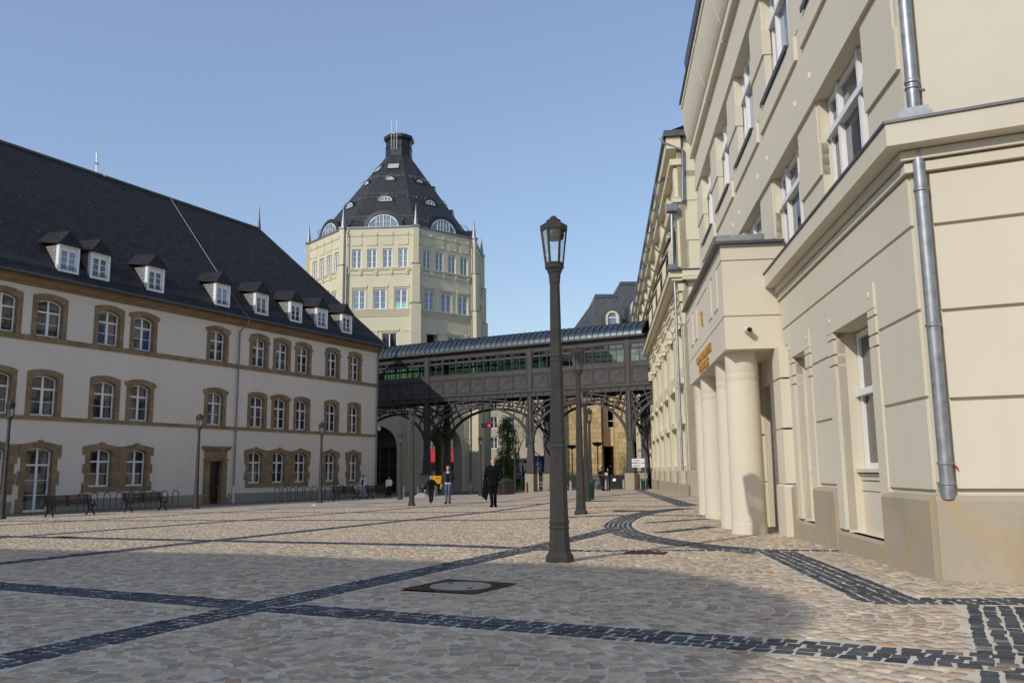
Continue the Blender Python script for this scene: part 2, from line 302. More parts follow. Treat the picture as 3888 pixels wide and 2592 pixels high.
# ================================================================ LEFT BUILDING (local x along the facade, +y into the house)
LP = Vector((-11.358, 70.319, 0)); LA = radians(27.847)
LU = Vector((sin(LA), cos(LA), 0)); LN = Vector((cos(LA), -sin(LA), 0))
def lpt(u, out, z=None):
    p = LP+LU*u+LN*out; p.z = gz(p.x, p.y) if z is None else z; return p
def lu(px, py, out=0):                                   # photo pixel on the plane 'out' metres before the facade
    return (on_plane(LP+LN*out, LN, px, py)-LP).dot(LU)
def left_building():
    E = empty('plaster_building', LP, pi/2-LA, 'grey-white plastered building with brown sandstone window surrounds, slate roof and dormers', 'building')
    cx = [-31.55, -29.0, -25.4, -23.05, -17.3, -13.55, -11.3, -9.05, -5.7, -2.95]
    hws = [.74, .73, .70, .68, .65, .64, .62, .61, .60, .58]
    cx += [-34.9, -38.2, -41.0]; hws += [.74]*3
    X0 = -44.0; outs = []
    for i, (c, h) in enumerate(zip(cx, hws)):
        for r, (z0, zs, za) in enumerate(((.40, 2.33, 2.52), (4.18, 6.14, 6.34), (8.40, 10.2, 10.42))):
            if r == 0 and i == 1: z0 = -.82
            if r == 0 and i == 4: continue
            outs.append((i, r, c, h, z0, zs, za))
    wall = MB(); holes = []
    for i, r, c, h, z0, zs, za in outs: holes.append([(c+x, z) for x, z in rect(-h-.06, h+.06, z0-.05, za+.06)])
    holes.append(rect(-17.62, -16.55, -.85, 1.95))
    wall.slab(rect(X0, 0, -1.3, 11.3), holes, .3, 0, back=False)
    wall.box(X0, 0, 13.8, 14.1, -1.3, 11.3); wall.add([(0,0,-1.3),(0,14.1,-1.3),(0,14.1,11.3),(0,0,11.3)], [(0,1,2,3)])
    wall.add([(X0,0,-1.3),(X0,14.1,-1.3),(X0,14.1,11.3),(X0,0,11.3)], [(0,1,2,3)])
    wall.build('wall', M['plaster'], E)
    rw = MB(); rw.box(-26, -.4, 14.12, 24, -1.3, 14.5); rw.loft([[(-26,14.12,14.5),(-.4,14.12,14.5),(-.4,24,14.5),(-26,24,14.5)], [(-24,15.5,21.0),(-1.6,15.5,21.0),(-1.6,22,21.0),(-24,22,21.0)]]); rw.build('added_shade_wing', M['plaster'], E)  # unseen wing added to block sun and sky from the tower foot
    MB().box(X0, 0, .34, .36, -1.2, 11.2).build('interior_wall', M['dark'], E)
    pl = MB()
    for a, b in ((X0, -30.35), (-27.75, -17.95), (-15.9, .04)): pl.cham(a, b, -.07, .1, -1.4, -.22, .03); pl.mark()
    pl.split('plinth', M['plinthg'], E)
    sc_ = MB()
    for zb, zt in ((3.95, 4.16), (8.09, 8.37)): sc_.cham(X0, .05, -.06, .1, zb, zt, .025); sc_.mark()
    sc_.split('string_course', M['stone'], E)
    co = MB(); prof = [(-.02,10.98),(-.10,11.02),(-.12,11.1),(-.22,11.14),(-.34,11.28),(-.40,11.30),(-.40,11.44),(.1,11.46),(.1,10.98)]
    co.loft([[(x, y, z) for y, z in prof] for x in (X0, .02)]); co.loft([[(-y, t, z) for y, z in prof] for t in (0, 14)])
    co.build('cornice', M['stone'], E)
    # surrounds and windows
    mesh_cache = {}
    def surround(c, h, z0, zs, za, ear, up):
        s = .27; t = .2; top = za+.30; o = [(-h-s, z0-.03), (h+s, z0-.03)]
        if ear: o += [(h+s, ear[0]), (h+s+.14, ear[0]), (h+s+.14, ear[1]), (h+s, ear[1])]
        o += [(h+s, top-.16)] + [((h+s)*(1-2*k/8), top-.16+.17*(1-(1-2*k/8)**2)) for k in range(1, 8)] + [(-h-s, top-.16)]
        if ear: o += [(-h-s, ear[1]), (-h-s-.14, ear[1]), (-h-s-.14, ear[0]), (-h-s, ear[0])]
        m = MB(); m.slab([(c+x, z) for x, z in o], [[(c+x, z) for x, z in arch_out(h, z0, zs, za)]], .03, -.045, rev=.24)
        m.build('window_surround', M['stone'], E)
    for i, r, c, h, z0, zs, za in outs:
        key = (h, r, z0)
        if key not in mesh_cache:
            mesh_cache[key] = arch_window(h-.012, 0, zs-z0, za-z0-.012, (1.95 if z0 < 0 else (za-z0)*.66) if z0 > 0 else 2.42, 1 if z0 > 0 else 2, door=z0 < 0)
        nm = ('glazed_door', 'pane') if z0 < 0 else ('window', 'pane')
        wdw = put_window(E, mesh_cache[key], (c, .2, z0), names=nm)
        if r == 2 and i in (2, 3):
            s = -1 if i == 2 else 1
            MB().box(s*.36-.2, s*.36+.2, .032, .039, .16, 1.15).build('blue_blind', M['drape'], wdw)
        if r > 0:
            ear = None
            if (i, r) in ((3, 2), (4, 2), (3, 1), (4, 1), (6, 1)): ear = (za-.12, za+.12)
            elif r == 2 and i in (5, 7, 8, 9): ear = (za-.35, za-.17)
            surround(c, h, z0, zs, za, ear, r)
    def quoin(cs, x0, x1, zb, zt, dr=False, ph=0):          # toothed surround of one or more ground-floor windows
        o = [(x0, zb), (x1, zb)]; n = 5; hh = (zt-zb)/n
        for k in range(n):
            a, b = zb+k*hh, zb+(k+1)*hh
            if (k+ph) % 2 and not (k == n-1): o += [(x1, a), (x1+.14, a), (x1+.14, b), (x1, b)]
            elif k == n-1: o += [(x1, a), (x1+.2, a), (x1+.2, b-.03)]
        pts = []
        N = 40
        for k in range(N+1):
            x = x1+.16-(x1-x0+.32)*k/N; d = min(abs(x-c) for c, _ in cs); z = zt+.14*max(0, cos(min(d/.95, 1)*pi/2)) - .02
            if d < .16: z = zt+.21
            pts.append((x, z))
        o += pts
        for k in reversed(range(n)):
            a, b = zb+k*hh, zb+(k+1)*hh
            if k == n-1: o += [(x0-.2, b-.03), (x0-.2, a), (x0, a)]
            elif (k+ph) % 2: o += [(x0, b), (x0-.14, b), (x0-.14, a), (x0, a)]
        oo = [o[0]]
        for p in o[1:]:
            if hypot(p[0]-oo[-1][0], p[1]-oo[-1][1]) > 1e-4: oo.append(p)
        m = MB(); m.slab(oo, [[(c+x, z) for x, z in arch_out(h, (-.82 if dr and c > -30 else .40), 2.33, 2.52)] for c, h in cs], .03, -.05, rev=.24)
        m.build('window_surround', M['stone'], E)
    C = list(zip(cx, hws))
    quoin([C[2], C[3]], -26.35, -22.1, .13, 2.68, ph=1); quoin([C[5], C[6], C[7]], -14.42, -8.2, .13, 2.66, ph=0)
    quoin([C[8]], -6.55, -4.85, .15, 2.66, ph=1); quoin([C[9]], -3.75, -2.15, .17, 2.66)
    quoin([C[1]], -30.0, -28.0, -.84, 2.70, True, 1); quoin([C[0]], -32.8, -30.35, .13, 2.68, ph=0)
    for k in (10, 11, 12): quoin([C[k]], C[k][0]-1.0, C[k][0]+1.0, .13, 2.68)
    # stone door portal with a dark door
    p = MB(); x = -17.09
    for s in (-1, 1):
        for k in range(6): p.box(*sorted((x+s*.50, x+s*(.94 if k else 1.02))), -.12-(.05 if k == 0 else 0), .25, -.9+k*.46, -.9+k*.46+.445)
    p.box(x-.94, x+.94, -.1, .25, 1.86, 2.02); p.box(x-1.0, x+1.0, -.17, .2, 1.93, 2.0); p.box(x-.92, x+.92, -.08, .2, 2.02, 2.5); p.box(x-.62, x+.62, -.1, .2, 2.1, 2.42)
    for k, (a, z) in enumerate(((.98, 2.5), (1.05, 2.58), (1.13, 2.66), (1.18, 2.74))): p.box(x-a, x+a, -.1-.05*k, .2, z, z+.08)
    p.build('door_portal', M['stone'], E)
    d = MB(); d.box(x-.5, x+.5, .2, .26, -.9, 1.86); d.box(x-.4, x-.05, .18, .2, -.6, .3); d.box(x+.05, x+.4, .18, .2, -.6, .3)
    dd = d.build('door', M['black'], E); MB().box(x+.38, x+.42, .14, .2, .1, .25).build('handle', M['inox'], dd)
    # roof
    ey, ez, RY, RZ = -.58, 11.56, 7.05, 21.05
    r = MB(); xe = .58
    r.add([(X0,ey,ez-.12),(xe,ey,ez-.12),(xe,14.6,ez-.12),(X0,14.6,ez-.12),(X0,ey,ez),(xe,ey,ez),(xe,14.6,ez),(X0,14.6,ez),(X0,RY,RZ),(-7.0,RY,RZ)],
          [(0,3,2,1),(0,1,5,4),(1,2,6,5),(2,3,7,6),(4,5,9,8),(5,6,9),(6,7,8,9),(0,4,8,7,3)])
    r.build('roof', M['slate'], E)
    rc = MB(); rc.tube([(X0, RY, RZ+.02), (-7.0, RY, RZ+.02)], .11, 8); rc.tube([(-7.0, RY, RZ+.02), (xe, ey, ez+.03)], .06, 6); rc.build('ridge_cap', M['lead'], E)
    g = MB(); g.tube([(X0, ey-.07, ez-.07), (xe+.07, ey-.07, ez-.07)], .085, 8); g.tube([(xe+.07, ey-.07, ez-.07), (xe+.07, 14.5, ez-.07)], .085, 8); g.build('gutter', M['zincd'], E)
    sl = (RZ-ez)/(RY-ey)
    sg = MB(); yy = -.15
    for dz in (.06, .17, .30): sg.tube([(X0, yy, ez+(yy-ey)*sl+dz), (.1, yy, ez+(yy-ey)*sl+dz)], .012, 4)
    for k in range(290): xx = X0+.15*k+.1; sg.box(xx-.006, xx+.006, yy-.006, yy+.006, ez+(yy-ey)*sl-.02, ez+(yy-ey)*sl+.3)
    sg.build('snow_guard', M['zincd'], E)
    hk = MB(); rr = random.Random(3)
    for row in range(6):
        y0 = .9+row*.95
        for k in range(22):
            xx = X0+2*k+(row % 2)*1.0+rr.uniform(-.1, .1); z = ez+(y0-ey)*sl
            if xx < -.5-(y0+.5)*.95: hk.bar((xx, y0, z+.01), (xx, y0-.14, z-.14*sl+.05), .018, .018)
    hk.build('snow_hooks', M['zincd'], E)
    MB().tube([(-15.93, RY-.02, RZ+.1), (-15.7, 3.2, ez+(3.2-ey)*sl+.06), (-15.5, -.2, ez+(-.2-ey)*sl+.06), (-15.25, ey-.05, ez+.02)], .013, 5).build('lightning_cable', M['wire'], E)
    fi = MB(); fi.lathe([(.17,0),(.15,.3),(.09,.8),(.03,1.75),(.005,2.2)], 10, (-6.95, RY, RZ-.15)); fi.build('spire', M['lead'], E, True)
    an = MB(); an.tube([(-21.9, RY, RZ), (-21.98, RY, RZ+1.45)], .05, 6); an.tube([(-21.95, RY, RZ+1.2), (-22.05, RY, RZ+4.6)], [.018, .008], 5); an.tube([(-21.5, RY-.3, RZ-.1), (-21.85, RY, RZ+.85)], .04, 5)
    an.box(-22.15, -21.75, RY-.04, RY+.04, RZ+.7, RZ+.78); an.build('antenna', M['inox'], E)
    # dormers
    for k, (a, b) in enumerate(((-28.87,-27.62),(-26.91,-25.72),(-23.1,-21.95),(-17.79,-16.59),(-14.17,-13.05),(-10.71,-9.54),(-7.79,-6.67),(-4.82,-3.69),(-36.6,-35.4))):
        c = (a+b)/2-.02; hw = .62; zb, zt, za = 12.06, 13.58, 14.46; yf = -.2; ys = lambda z: (z-ez)/sl+ey
        D = MB(); D.slab(rect(c-hw, c+hw, zb, zt), [rect(c-hw+.13, c+hw-.13, zb+.1, zt-.12)], yf+.25, yf)
        dm = D.build('dormer', M['white'], E)
        ck = MB()
        for s in (-1, 1):
            ck.mark(); x = c+s*(hw-.02); ck.loft([[(x, yf+.02, zb), (x, ys(zt)+.05, zt), (x, yf+.02, zt)], [(x-s*.04, yf+.02, zb), (x-s*.04, ys(zt)+.05, zt), (x-s*.04, yf+.02, zt)]])
        ck.split('dormer_cheek', M['cheek'], dm)
        rf = MB(); o = .15; e = hw+.09
        rf.loft([[(c-e, yf-o, zt-.03), (c+e, yf-o, zt-.03), (c+e, yf-o, zt+.04), (c, yf-o+.22, za), (c-e, yf-o, zt+.04)],
                 [(c-e-.22, ys(zt)+.35, zt+.22), (c+e+.22, ys(zt)+.35, zt+.22), (c+e+.22, ys(zt)+.35, zt+.28), (c, ys(za)+.4, za+.2), (c-e-.22, ys(zt)+.35, zt+.28)]])
        rf.build('dormer_roof', M['slate'], dm)
        wn = MB(); hs = []
        for s in (-1, 1):
            for j in range(3): x0, x1 = sorted((s*.045, s*.42)); hs.append(rect(c+x0+.02, c+x1-.02, zb+.18+j*.35, zb+.18+j*.35+.315))
        wn.slab(rect(c-hw+.12, c+hw-.12, zb+.09, zt-.11), hs, yf+.16, yf+.1); wo = wn.build('dormer_window', M['white'], dm)
        MB().box(c-hw+.14, c+hw-.14, yf+.13, yf+.14, zb+.1, zt-.12).build('pane', M['glasst'] if k % 3 == 0 else M['glass'], wo)
    # downpipes
    for x, hop in ((-15.25, True), (-.12, False)):
        dp = MB(); dp.tube([(x, ey-.07, ez-.1), (x, ey-.05, ez-.35), (x-(.3 if hop else 0), -.16, ez-.95), (x-(.3 if hop else 0), -.13, .3)], .055, 8)
        for z in (1.5, 3.8, 6, 8.3): dp.lathe([(.07, 0), (.07, .05)], 8, (x-(.3 if hop else 0), -.13, z))
        dp.build('downpipe', M['galv'], E, True)
        MB().tube([(x-(.3 if hop else 0), -.13, .3), (x-(.3 if hop else 0), -.13, -1.2)], .075, 8).build('pipe_base', M['plaster'] if hop else M['galv'], E, True)
    cc = MB(); cc.box(.0, .3, .6, .85, 4.7, 5.0); cc.tube([(.25, .7, 4.95), (.5, .6, 5.1), (.8, .5, 5.0), (.9, .45, 4.85)], .045, 6); cc.sphere((.92, .45, 4.68), .19)
    cc.build('security_camera', M['white'], E, True)
    return E
M['cheek'] = m_blocks('lead_clad_cheek', (.30,.29,.285), .3, .22, .012, (.10,.10,.10), .12, .5, .5)
M['cheek'].node_tree.nodes['Principled BSDF'].inputs['Metallic'].default_value = .3
left_building()
# ================================================================ NEAR COURTHOUSE (local x along the facade away from the camera, +y towards the square)
RP = Vector((4.055, 8.192, 0)); RA = radians(6.2715)
RU = Vector((sin(RA), cos(RA), 0)); RO = Vector((-cos(RA), sin(RA), 0))
def rpt(u, out, z=None):
    p = RP+RU*u+RO*out; p.z = gz(p.x, p.y) if z is None else z; return p
def profile(mb, prof, path, mi=0):                         # moulding: (out, z) profile swept along plan points (mitred)
    P = [Vector((p[0], p[1])) for p in path]; rings = []
    for i, p in enumerate(P):
        ds = []
        if i > 0: ds.append((P[i]-P[i-1]).normalized())
        if i < len(P)-1: ds.append((P[i+1]-P[i]).normalized())
        ns = [Vector((-d.y, d.x)) for d in ds]; nn = sum(ns, Vector((0, 0))).normalized(); k = 1/max(.3, nn.dot(ns[0]))
        rings.append([(p.x+nn.x*o*k, p.y+nn.y*o*k, z) for o, z in prof])
    return mb.loft(rings, mi)
def pane_window(xs, z0, z1, zt=None, f=.07, m=.06, bars=0, proud=.03, sash=None):
    """white frame (front at y=0, going back to -.07) with vertical divisions at xs (edges) and a transom; returns (frame, pane) meshes"""
    mb = MB(); holes = []; lv = [z0, z1] if zt is None else [z0, zt, z1]
    for i in range(len(xs)-1):
        a = xs[i]+(f if i == 0 else m/2); b = xs[i+1]-(f if i == len(xs)-2 else m/2)
        for j in range(len(lv)-1):
            c = lv[j]+(f if j == 0 else m/2); d = lv[j+1]-(f if j == len(lv)-2 else m/2); nb = bars if isinstance(bars, int) else bars[j]
            h = (d-c-.028*nb)/(nb+1)
            for k in range(nb+1): holes.append(rect(a, b, c+k*(h+.028), c+k*(h+.028)+h))
    mb.slab(rect(xs[0], xs[-1], z0, z1), holes, -.07, 0)
    for x in xs[1:-1]: mb.box(x-m/2+.004, x+m/2-.004, 0, proud, z0, z1)
    if zt is not None: mb.box(xs[0], xs[-1], .001, proud+.025, zt-m/2, zt+m/2)
    g = MB(); g.box(xs[0]+.03, xs[-1]-.03, -.045, -.04, z0+.03, z1-.03)
    return mb.mesh('window', M['white']), g
def near_block():
    E = empty('courthouse', RP, pi/2-RA, 'near cream-rendered courthouse with columned portico, stone plinth and zinc downpipe at its corner', 'building')
    UL = 17.8; TOP = 14.1
    sdir = Vector((-cos(radians(70.9)), -sin(radians(70.9))))    # direction of the short side wall, which leaves the corner at an obtuse angle
    sx, sy = sdir
    SL = 9.0
    # bays
    B1 = [1.15+3.3*k for k in range(5)]; bw = 2.05
    Zd = 4.43
    wl = MB(); gf = [rect(1.56, 3.1, .17, 2.81), rect(4.77, 5.62, .17, 2.81), rect(7.9, 8.6, -.4, 2.6), rect(9.2, 10.7, -.4, 2.7), rect(13.9, 15.4, .17, 2.81)]
    holes = gf+[rect(b, b+bw, Zd+.02, 6.19) for b in B1]+[rect(b+.05, b+bw+.05, 7.68, 9.78) for b in B1]
    wl.slab(rect(.0, UL, -.4, TOP), holes, -.34, 0, back=False)
    wl.add([(UL,0,-.5),(UL,-9,-.5),(UL,-9,TOP),(UL,0,TOP)], [(0,1,2,3)])
    wl.build('wall', M['cream'], E)
    MB().box(.3, UL-.1, -.9, -.86, -.4, 13.8).build('interior_wall', M['dark'], E)
    # side wall: a slab in its own frame
    SR = atan2(sy, sx)                                       # side-wall parts: local x along that wall, outside = -y
    def side(o): o.rotation_euler = (0, 0, SR); return o
    S = 'side'
    sw = MB(); sw.box(0.0, SL, .02, .3, -.4, TOP); side(sw.build('side_wall', M['cream'], E))
    ss = MB(); zz = [.80, 1.66, 2.525, 3.39, 3.93]
    for a, b in zip(zz[:-1], zz[1:]): ss.box(.17, SL, -.035, .05, a, b-.035)
    ss.mark()
    for a, b in ((4.5, 6.15), (6.95, 8.6), (9.3, 10.6)): ss.box(.17, SL, -.035, .05, a, b)
    ss.box(.15, SL, -.07, .05, 6.15, 6.95); ss.box(.15, SL, -.07, .05, 8.6, 9.3)
    [side(o) for o in ss.split('side_panel', M['cream'], E)]
    # sandstone plinth piers, bevelled tops
    def pl(par, x0, x1, out, zt, c=.05):
        m = MB(); s = 1 if par is E else -1
        y0, y1 = (-.1, out) if s == 1 else (-out, .1)
        m.loft([[(x0,y0,-.45),(x1,y0,-.45),(x1,y1,-.45),(x0,y1,-.45)], [(x0,y0,zt-c),(x1,y0,zt-c),(x1,y1,zt-c),(x0,y1,zt-c)],
                [(x0,y0,zt),(x1,y0,zt),(x1,(y1-c if s == 1 else y1),zt),(x0,(y1-c if s == 1 else y1),zt)] if s == 1 else [(x0,y0+c,zt),(x1,y0+c,zt),(x1,y1,zt),(x0,y1,zt)]])
        return m
    for x0, x1 in ((-.015, 1.42), (3.42, 4.62), (5.85, 6.4)): pl(E, x0, x1, .09, .735).build('plinth', M['plinth'], E)
    side(pl(S, -.02, SL, .09, .735).build('plinth', M['plinth'], E))
    for x0, x1 in ((1.43, 3.41), (4.63, 5.84)): pl(E, x0, x1, .07, .17, .03).build('plinth', M['plinth'], E)
    MB().box(13.0, UL, -.05, .09, -.45, .735).build('plinth', M['plinth'], E)
    # ground-floor rusticated blocks with open joints, window surrounds
    rb = MB()
    for x0, x1 in ((.02, 1.28), (3.4, 4.42), (15.7, UL)):
        for a, b in ((.79, 1.655), (1.69, 2.515), (2.55, 3.37)):
            if not (a > 2.5 and x0 > 3): rb.box(x0, x1, -.1, .03, a, b)
            elif x0 > 3: rb.box(x0, x1, -.1, .03, a, b)
        rb.mark()
    rb.box(.02, 6.4, -.1, .034, 3.405, 3.9); rb.box(1.28, 3.4, -.1, .028, 3.10, 3.372); rb.box(4.42, 6.4, -.1, .028, 3.10, 3.372); rb.mark(); rb.box(13.0, UL, -.1, .03, 3.1, 3.9)
    rb.split('rustication', M['cream'], E)
    sr = MB()
    for (x0, x1) in ((1.28, 3.40), (4.44, 5.92)):
        a, b = (1.56, 3.1) if x0 < 2 else (4.77, 5.62)
        sr.box(x0, x1, -.1, .055, 2.815, 3.10)
        for s0, s1 in ((x0, a), (b, x1)):
            for zq0, zq1 in ((.21, 2.36), (2.385, 2.50), (2.525, 2.71), (2.735, 2.81)): sr.box(s0, s1, -.1, .05, zq0, zq1)
        sr.mark()
    sr.split('window_surround', M['cream'], E)
    bo = MB()
    for xm in (1.45, 3.2, 4.6, 5.75): bo.mark().sphere((xm, .05, 2.98), .045, 10, 6, 1, .5, 1)
    for b in B1:
        for d in (-.16, bw+.12): bo.mark().sphere((b+d, .06, 6.62), .032, 8, 6, .8, 1.0, 1.7); bo.mark().sphere((b+d+.05, .06, 10.25), .032, 8, 6, .8, 1.0, 1.7)
    bo.split('boss', M['cream'], E)
    # spandrels under the ground-floor windows
    sp = MB()
    for a, b in ((1.56, 3.1), (4.77, 5.62)):
        sp.box(a, b, -.30, -.20, .17, .70)
        for z0, z1 in ((.71, .83), (.845, .93)): sp.box(a, b, -.30, -.19, z0, z1)
        sp.box(a-.02, b+.02, -.30, -.13, .945, .99); sp.mark()
    sp.split('spandrel', M['cream'], E)
    # mouldings of the main ledge (carried round the corner)
    lg = MB()
    profs = [[(0,3.93),(.07,3.93),(.07,4.02),(.06,4.035),(0,4.035)], [(0,4.05),(.11,4.05),(.11,4.135),(.10,4.15),(0,4.15)], [(0,4.155),(.2,4.16),(.27,4.17),(.27,4.40),(0,4.42)]]
    for p in profs: profile(lg, [(-o, z) for o, z in p], [(UL, 0), (12.95, 0)])
    lg.mark()
    for p in profs: profile(lg, [(-o, z) for o, z in p], [(6.45, 0), (0, 0), (sx*SL, sy*SL)])
    lg.split('ledge', M['cream'], E)
    fl = MB(); q = [(0,4.401),(-.29,4.401),(-.29,4.43),(0,4.45)]
    profile(fl, q, [(6.45, 0), (0, 0), (sx*SL, sy*SL)]); fl.mark(); profile(fl, q, [(UL, 0), (12.95, 0)])
    for b in B1: fl.mark(); fl.box(b-.02, b+bw+.12, -.3, .13, 7.655, 7.69); fl.box(b-.02, b+bw+.12, .12, .14, 7.60, 7.69)
    fl.split('flashing', M['zincd'], E)
    # upper piers: stepped slabs that throw thin shadow lines
    up = MB()
    edges = [0.02]+[e for b in B1 for e in (b, b+bw)]+[UL]
    for k in range(0, len(edges), 2):
        a, b = edges[k], edges[k+1]
        up.box(a, b-.02, -.1, .035, 5.08, 5.55); up.box(a+.08, b-.02, -.1, .02, 5.55, 6.19)
        up.box(a+.02, b+.05, -.1, .03, 7.7, 8.6); up.box(a, b+.05, -.1, .065, 8.6, 9.1); up.box(a+.1, b+.05, -.1, .04, 9.1, 9.78)
    up.box(.02, UL, -.1, .07, 6.195, 6.55); up.box(.02, UL, -.1, .055, 6.55, 7.18)
    for b in B1: up.box(b-.45, b+bw+.45, -.1, .10, 7.21, 7.60)
    up.box(.02, UL, -.1, .05, 7.18, 7.61)
    up.box(.02, UL, -.1, .10, 9.785, 10.2); up.box(.02, UL, -.1, .085, 10.2, 10.85)
    up.build('upper_piers', M['cream'], E)
    cv = MB(); cp = [(0,10.86),(-.22,10.86),(-.22,11.0),(-.16,11.28),(-.14,11.3)]+[(-.14-.26*sin(t), 11.3+1.25*(1-cos(t))) for t in [pi/2*j/7 for j in range(1, 8)]]+[(-.43,12.56),(-.43,12.72),(0,12.75)]
    for x0, x1 in ((.0, 3.6), (3.66, 6.9), (6.96, 10.2), (10.26, 13.5), (13.56, UL)): profile(cv, cp, [(x1, 0), (x0, 0)])
    profile(cv, cp, [(0, 0), (sx*SL, sy*SL)])
    cv.build('cornice', M['cream'], E)
    rf = MB(); profile(rf, [(.1,12.755),(-.48,12.755),(-.48,12.83),(-.1,12.9)], [(UL+.1, 0), (0, 0), (sx*SL, sy*SL)]); profile(rf, [(.2,13.95),(-.22,13.98),(-.25,14.25),(.2,14.3)], [(UL+.15, 0), (0, 0), (sx*SL, sy*SL)])
    rf.add([(0,0,14.2),(UL,0,14.2),(UL,-9,15.5),(0,-9,15.5)], [(0,1,2,3)])
    rf.build('roof', M['zincd'], E)
    # windows
    me3 = {}
    def win(par, x0, x1, z0, z1, zt, xs, y, bars=0, tilt=False, mat='glass'):
        fm, g = pane_window(xs, z0, z1, zt, .075, .085, bars, .035)
        o = inst('window', fm, par, (0, y, 0)); p = g.build('pane', M[mat], o); return o
    for b in B1:
        w1 = win(E, b, b+bw, Zd+.03, 6.17, 5.62, [b+.02, b+.56, b+1.49, b+bw-.02], -.13)
        win(E, b, b+bw, 7.70, 9.76, 9.12, [b+.07, b+.61, b+1.54, b+bw+.03], -.13, 0, False, 'glasst')
    win(E, 0, 0, .99, 2.79, 1.98, [1.58, 2.33, 3.08], -.25); win(E, 0, 0, .99, 2.79, 1.98, [4.79, 5.2, 5.6], -.25); win(E, 0, 0, .4, 2.79, 1.98, [13.92, 14.65, 15.38], -.25)
    # zinc downpipe in the corner
    out_s = Vector((sy, -sx))                                # outward normal of the side wall
    c0 = Vector((sx*.085, sy*.085))+out_s*.052
    rp = .062
    up_ = MB(); up_.tube([(c0.x, c0.y, 4.56), (c0.x, c0.y, 12.6)], rp, 16)
    for z in (4.86, 6.1, 8.9): up_.lathe([(rp+.004, 0), (rp+.013, .01), (rp+.013, .03), (rp+.004, .045)], 16, (c0.x, c0.y, z)); up_.lathe([(rp+.004, 0), (rp+.012, .008), (rp+.012, .02), (rp+.004, .03)], 16, (c0.x, c0.y, z-.06))
    up_.tube([(c0.x+out_s.x*.02, c0.y+out_s.y*.02, 4.79), (c0.x+sx*.11, c0.y+sy*.11, 4.79)], .009, 5)
    up_.build('downpipe', M['zinc'], E, True)
    lo = MB(); lo.tube([(c0.x, c0.y, .70), (c0.x, c0.y, 4.15)], rp, 16)
    for z in (3.72, 2.35, 1.02, .83): lo.lathe([(rp+.003, 0), (rp+.012, .008), (rp+.012, .028), (rp+.003, .036)], 16, (c0.x, c0.y, z))
    lo.tube([(c0.x-sx*.09, c0.y-sy*.09, .85), (c0.x+sx*.03, c0.y+sy*.03, .85)], .012, 6); lo.tube([(c0.x-sx*.075, c0.y-sy*.075, .85), (c0.x-sx*.07, c0.y-sy*.07, .77), (c0.x-sx*.02, c0.y-sy*.02, .735)], .010, 6)
    dpl = lo.build('downpipe', M['zinc'], E, True)
    MB().tube([(c0.x+sx*.07+out_s.x*.02, c0.y+sy*.07+out_s.y*.02, 1.03), (c0.x+sx*.10, c0.y+sy*.10, .99), (c0.x+sx*.105, c0.y+sy*.105, .97)], .007, 5).build('cable_tie', M['red'], dpl)
    hb = MB(); a0 = c0-Vector((sx, sy))*.12-out_s*.05
    hb.loft([[(c0.x+sx*i*.17+out_s.x*j*.17, c0.y+sy*i*.17+out_s.y*j*.17, 4.452) for i, j in ((-1,-1),(1,-1),(1,1),(-1,1))],
             [(c0.x+sx*i*.12+out_s.x*j*.13, c0.y+sy*i*.12+out_s.y*j*.13, 4.57) for i, j in ((-1,-1),(1,-1),(1,1),(-1,1))]])
    hb.build('pipe_collar', M['zinc'], E)
    # ---------------- portico
    P0, P1, PO = 6.45, 12.95, 1.0
    pt = MB()
    def pbox(o, z0, z1, e=0): pt.box(P0-e, P1+e, -.1, o, z0, z1)
    pbox(PO, 3.09, 3.66); pbox(PO-.025, 3.66, 3.69, -.025); pbox(PO+.0, 3.69, 4.68); pbox(PO-.02, 4.68, 4.70, -.02); pbox(PO+.01, 4.70, 4.98, .01)
    for x in (7.4, 8.3, 11.0, 11.9): pt.box(x-.28, x+.28, PO, PO+.02, 3.95, 4.68)
    pt.build('portico', M['cream'], E)
    pr = MB(); pr.box(P0-.1, P1+.1, -.1, PO+.12, 4.981, 5.03); pr.build('portico_flashing', M['zincd'], E)
    bx = MB(); bx.cham(P0+.02, P0+1.3, .22, PO+.06, 5.03, 5.17, .0); bx.mark().cham(P0+1.9, P1-.1, .2, PO+.04, 5.03, 5.13, .0); bx.mark().box(P0+.1, P0+.5, .02, .06, 5.03, 5.09); bx.split('zinc_cover', M['zinc'], E)
    for u in (7.0, 8.36, 11.06, 12.38):
        c = MB(); c.lathe([(.315, -.35), (.315, .05), (.305, .06), (.29, 2.56), (.285, 2.565), (.29, 2.575), (.29, 2.70), (.285, 2.705), (.29, 2.715), (.285, 3.1)], 40, (u, .66, 0))
        c.build('column', M['cream'], E, True)
    hw = MB()
    for x0, x1 in ((6.15, 6.75), (8.7, 9.15), (10.75, 11.3), (12.7, 13.3)):
        for z0, z1 in ((.76, 1.655), (1.69, 2.515), (2.545, 3.08)): hw.cham(x0, x1, -.1, .16, z0, z1, .0)
        hw.box(x0-.03, x1+.03, -.1, .2, -.45, .70); hw.cham(x0-.03, x1+.03, -.1, .2, .70, .74, .03); hw.mark()
    hw.split('portico_pilaster', M['cream'], E)
    dr = MB(); dr.slab(rect(9.2, 10.7, -.35, 2.65), [rect(9.3, 9.9, -.2, 1.9), rect(10.0, 10.6, -.2, 1.9), rect(9.3, 10.6, 2.05, 2.55)], -.3, -.22)
    d = dr.build('entrance_door', M['steel'], E); MB().box(9.22, 10.68, -.28, -.27, -.3, 2.6).build('pane', M['glass'], d)
    cam_ = MB(); cam_.tube([(P0+.02, .62, 3.42), (P0-.17, .60, 3.40)], .055, 12); co_ = cam_.build('security_camera', M['cream'], E, True); MB().tube([(P0-.165, .60, 3.40), (P0-.178, .60, 3.40)], .045, 12).build('lens', M['dark'], co_)
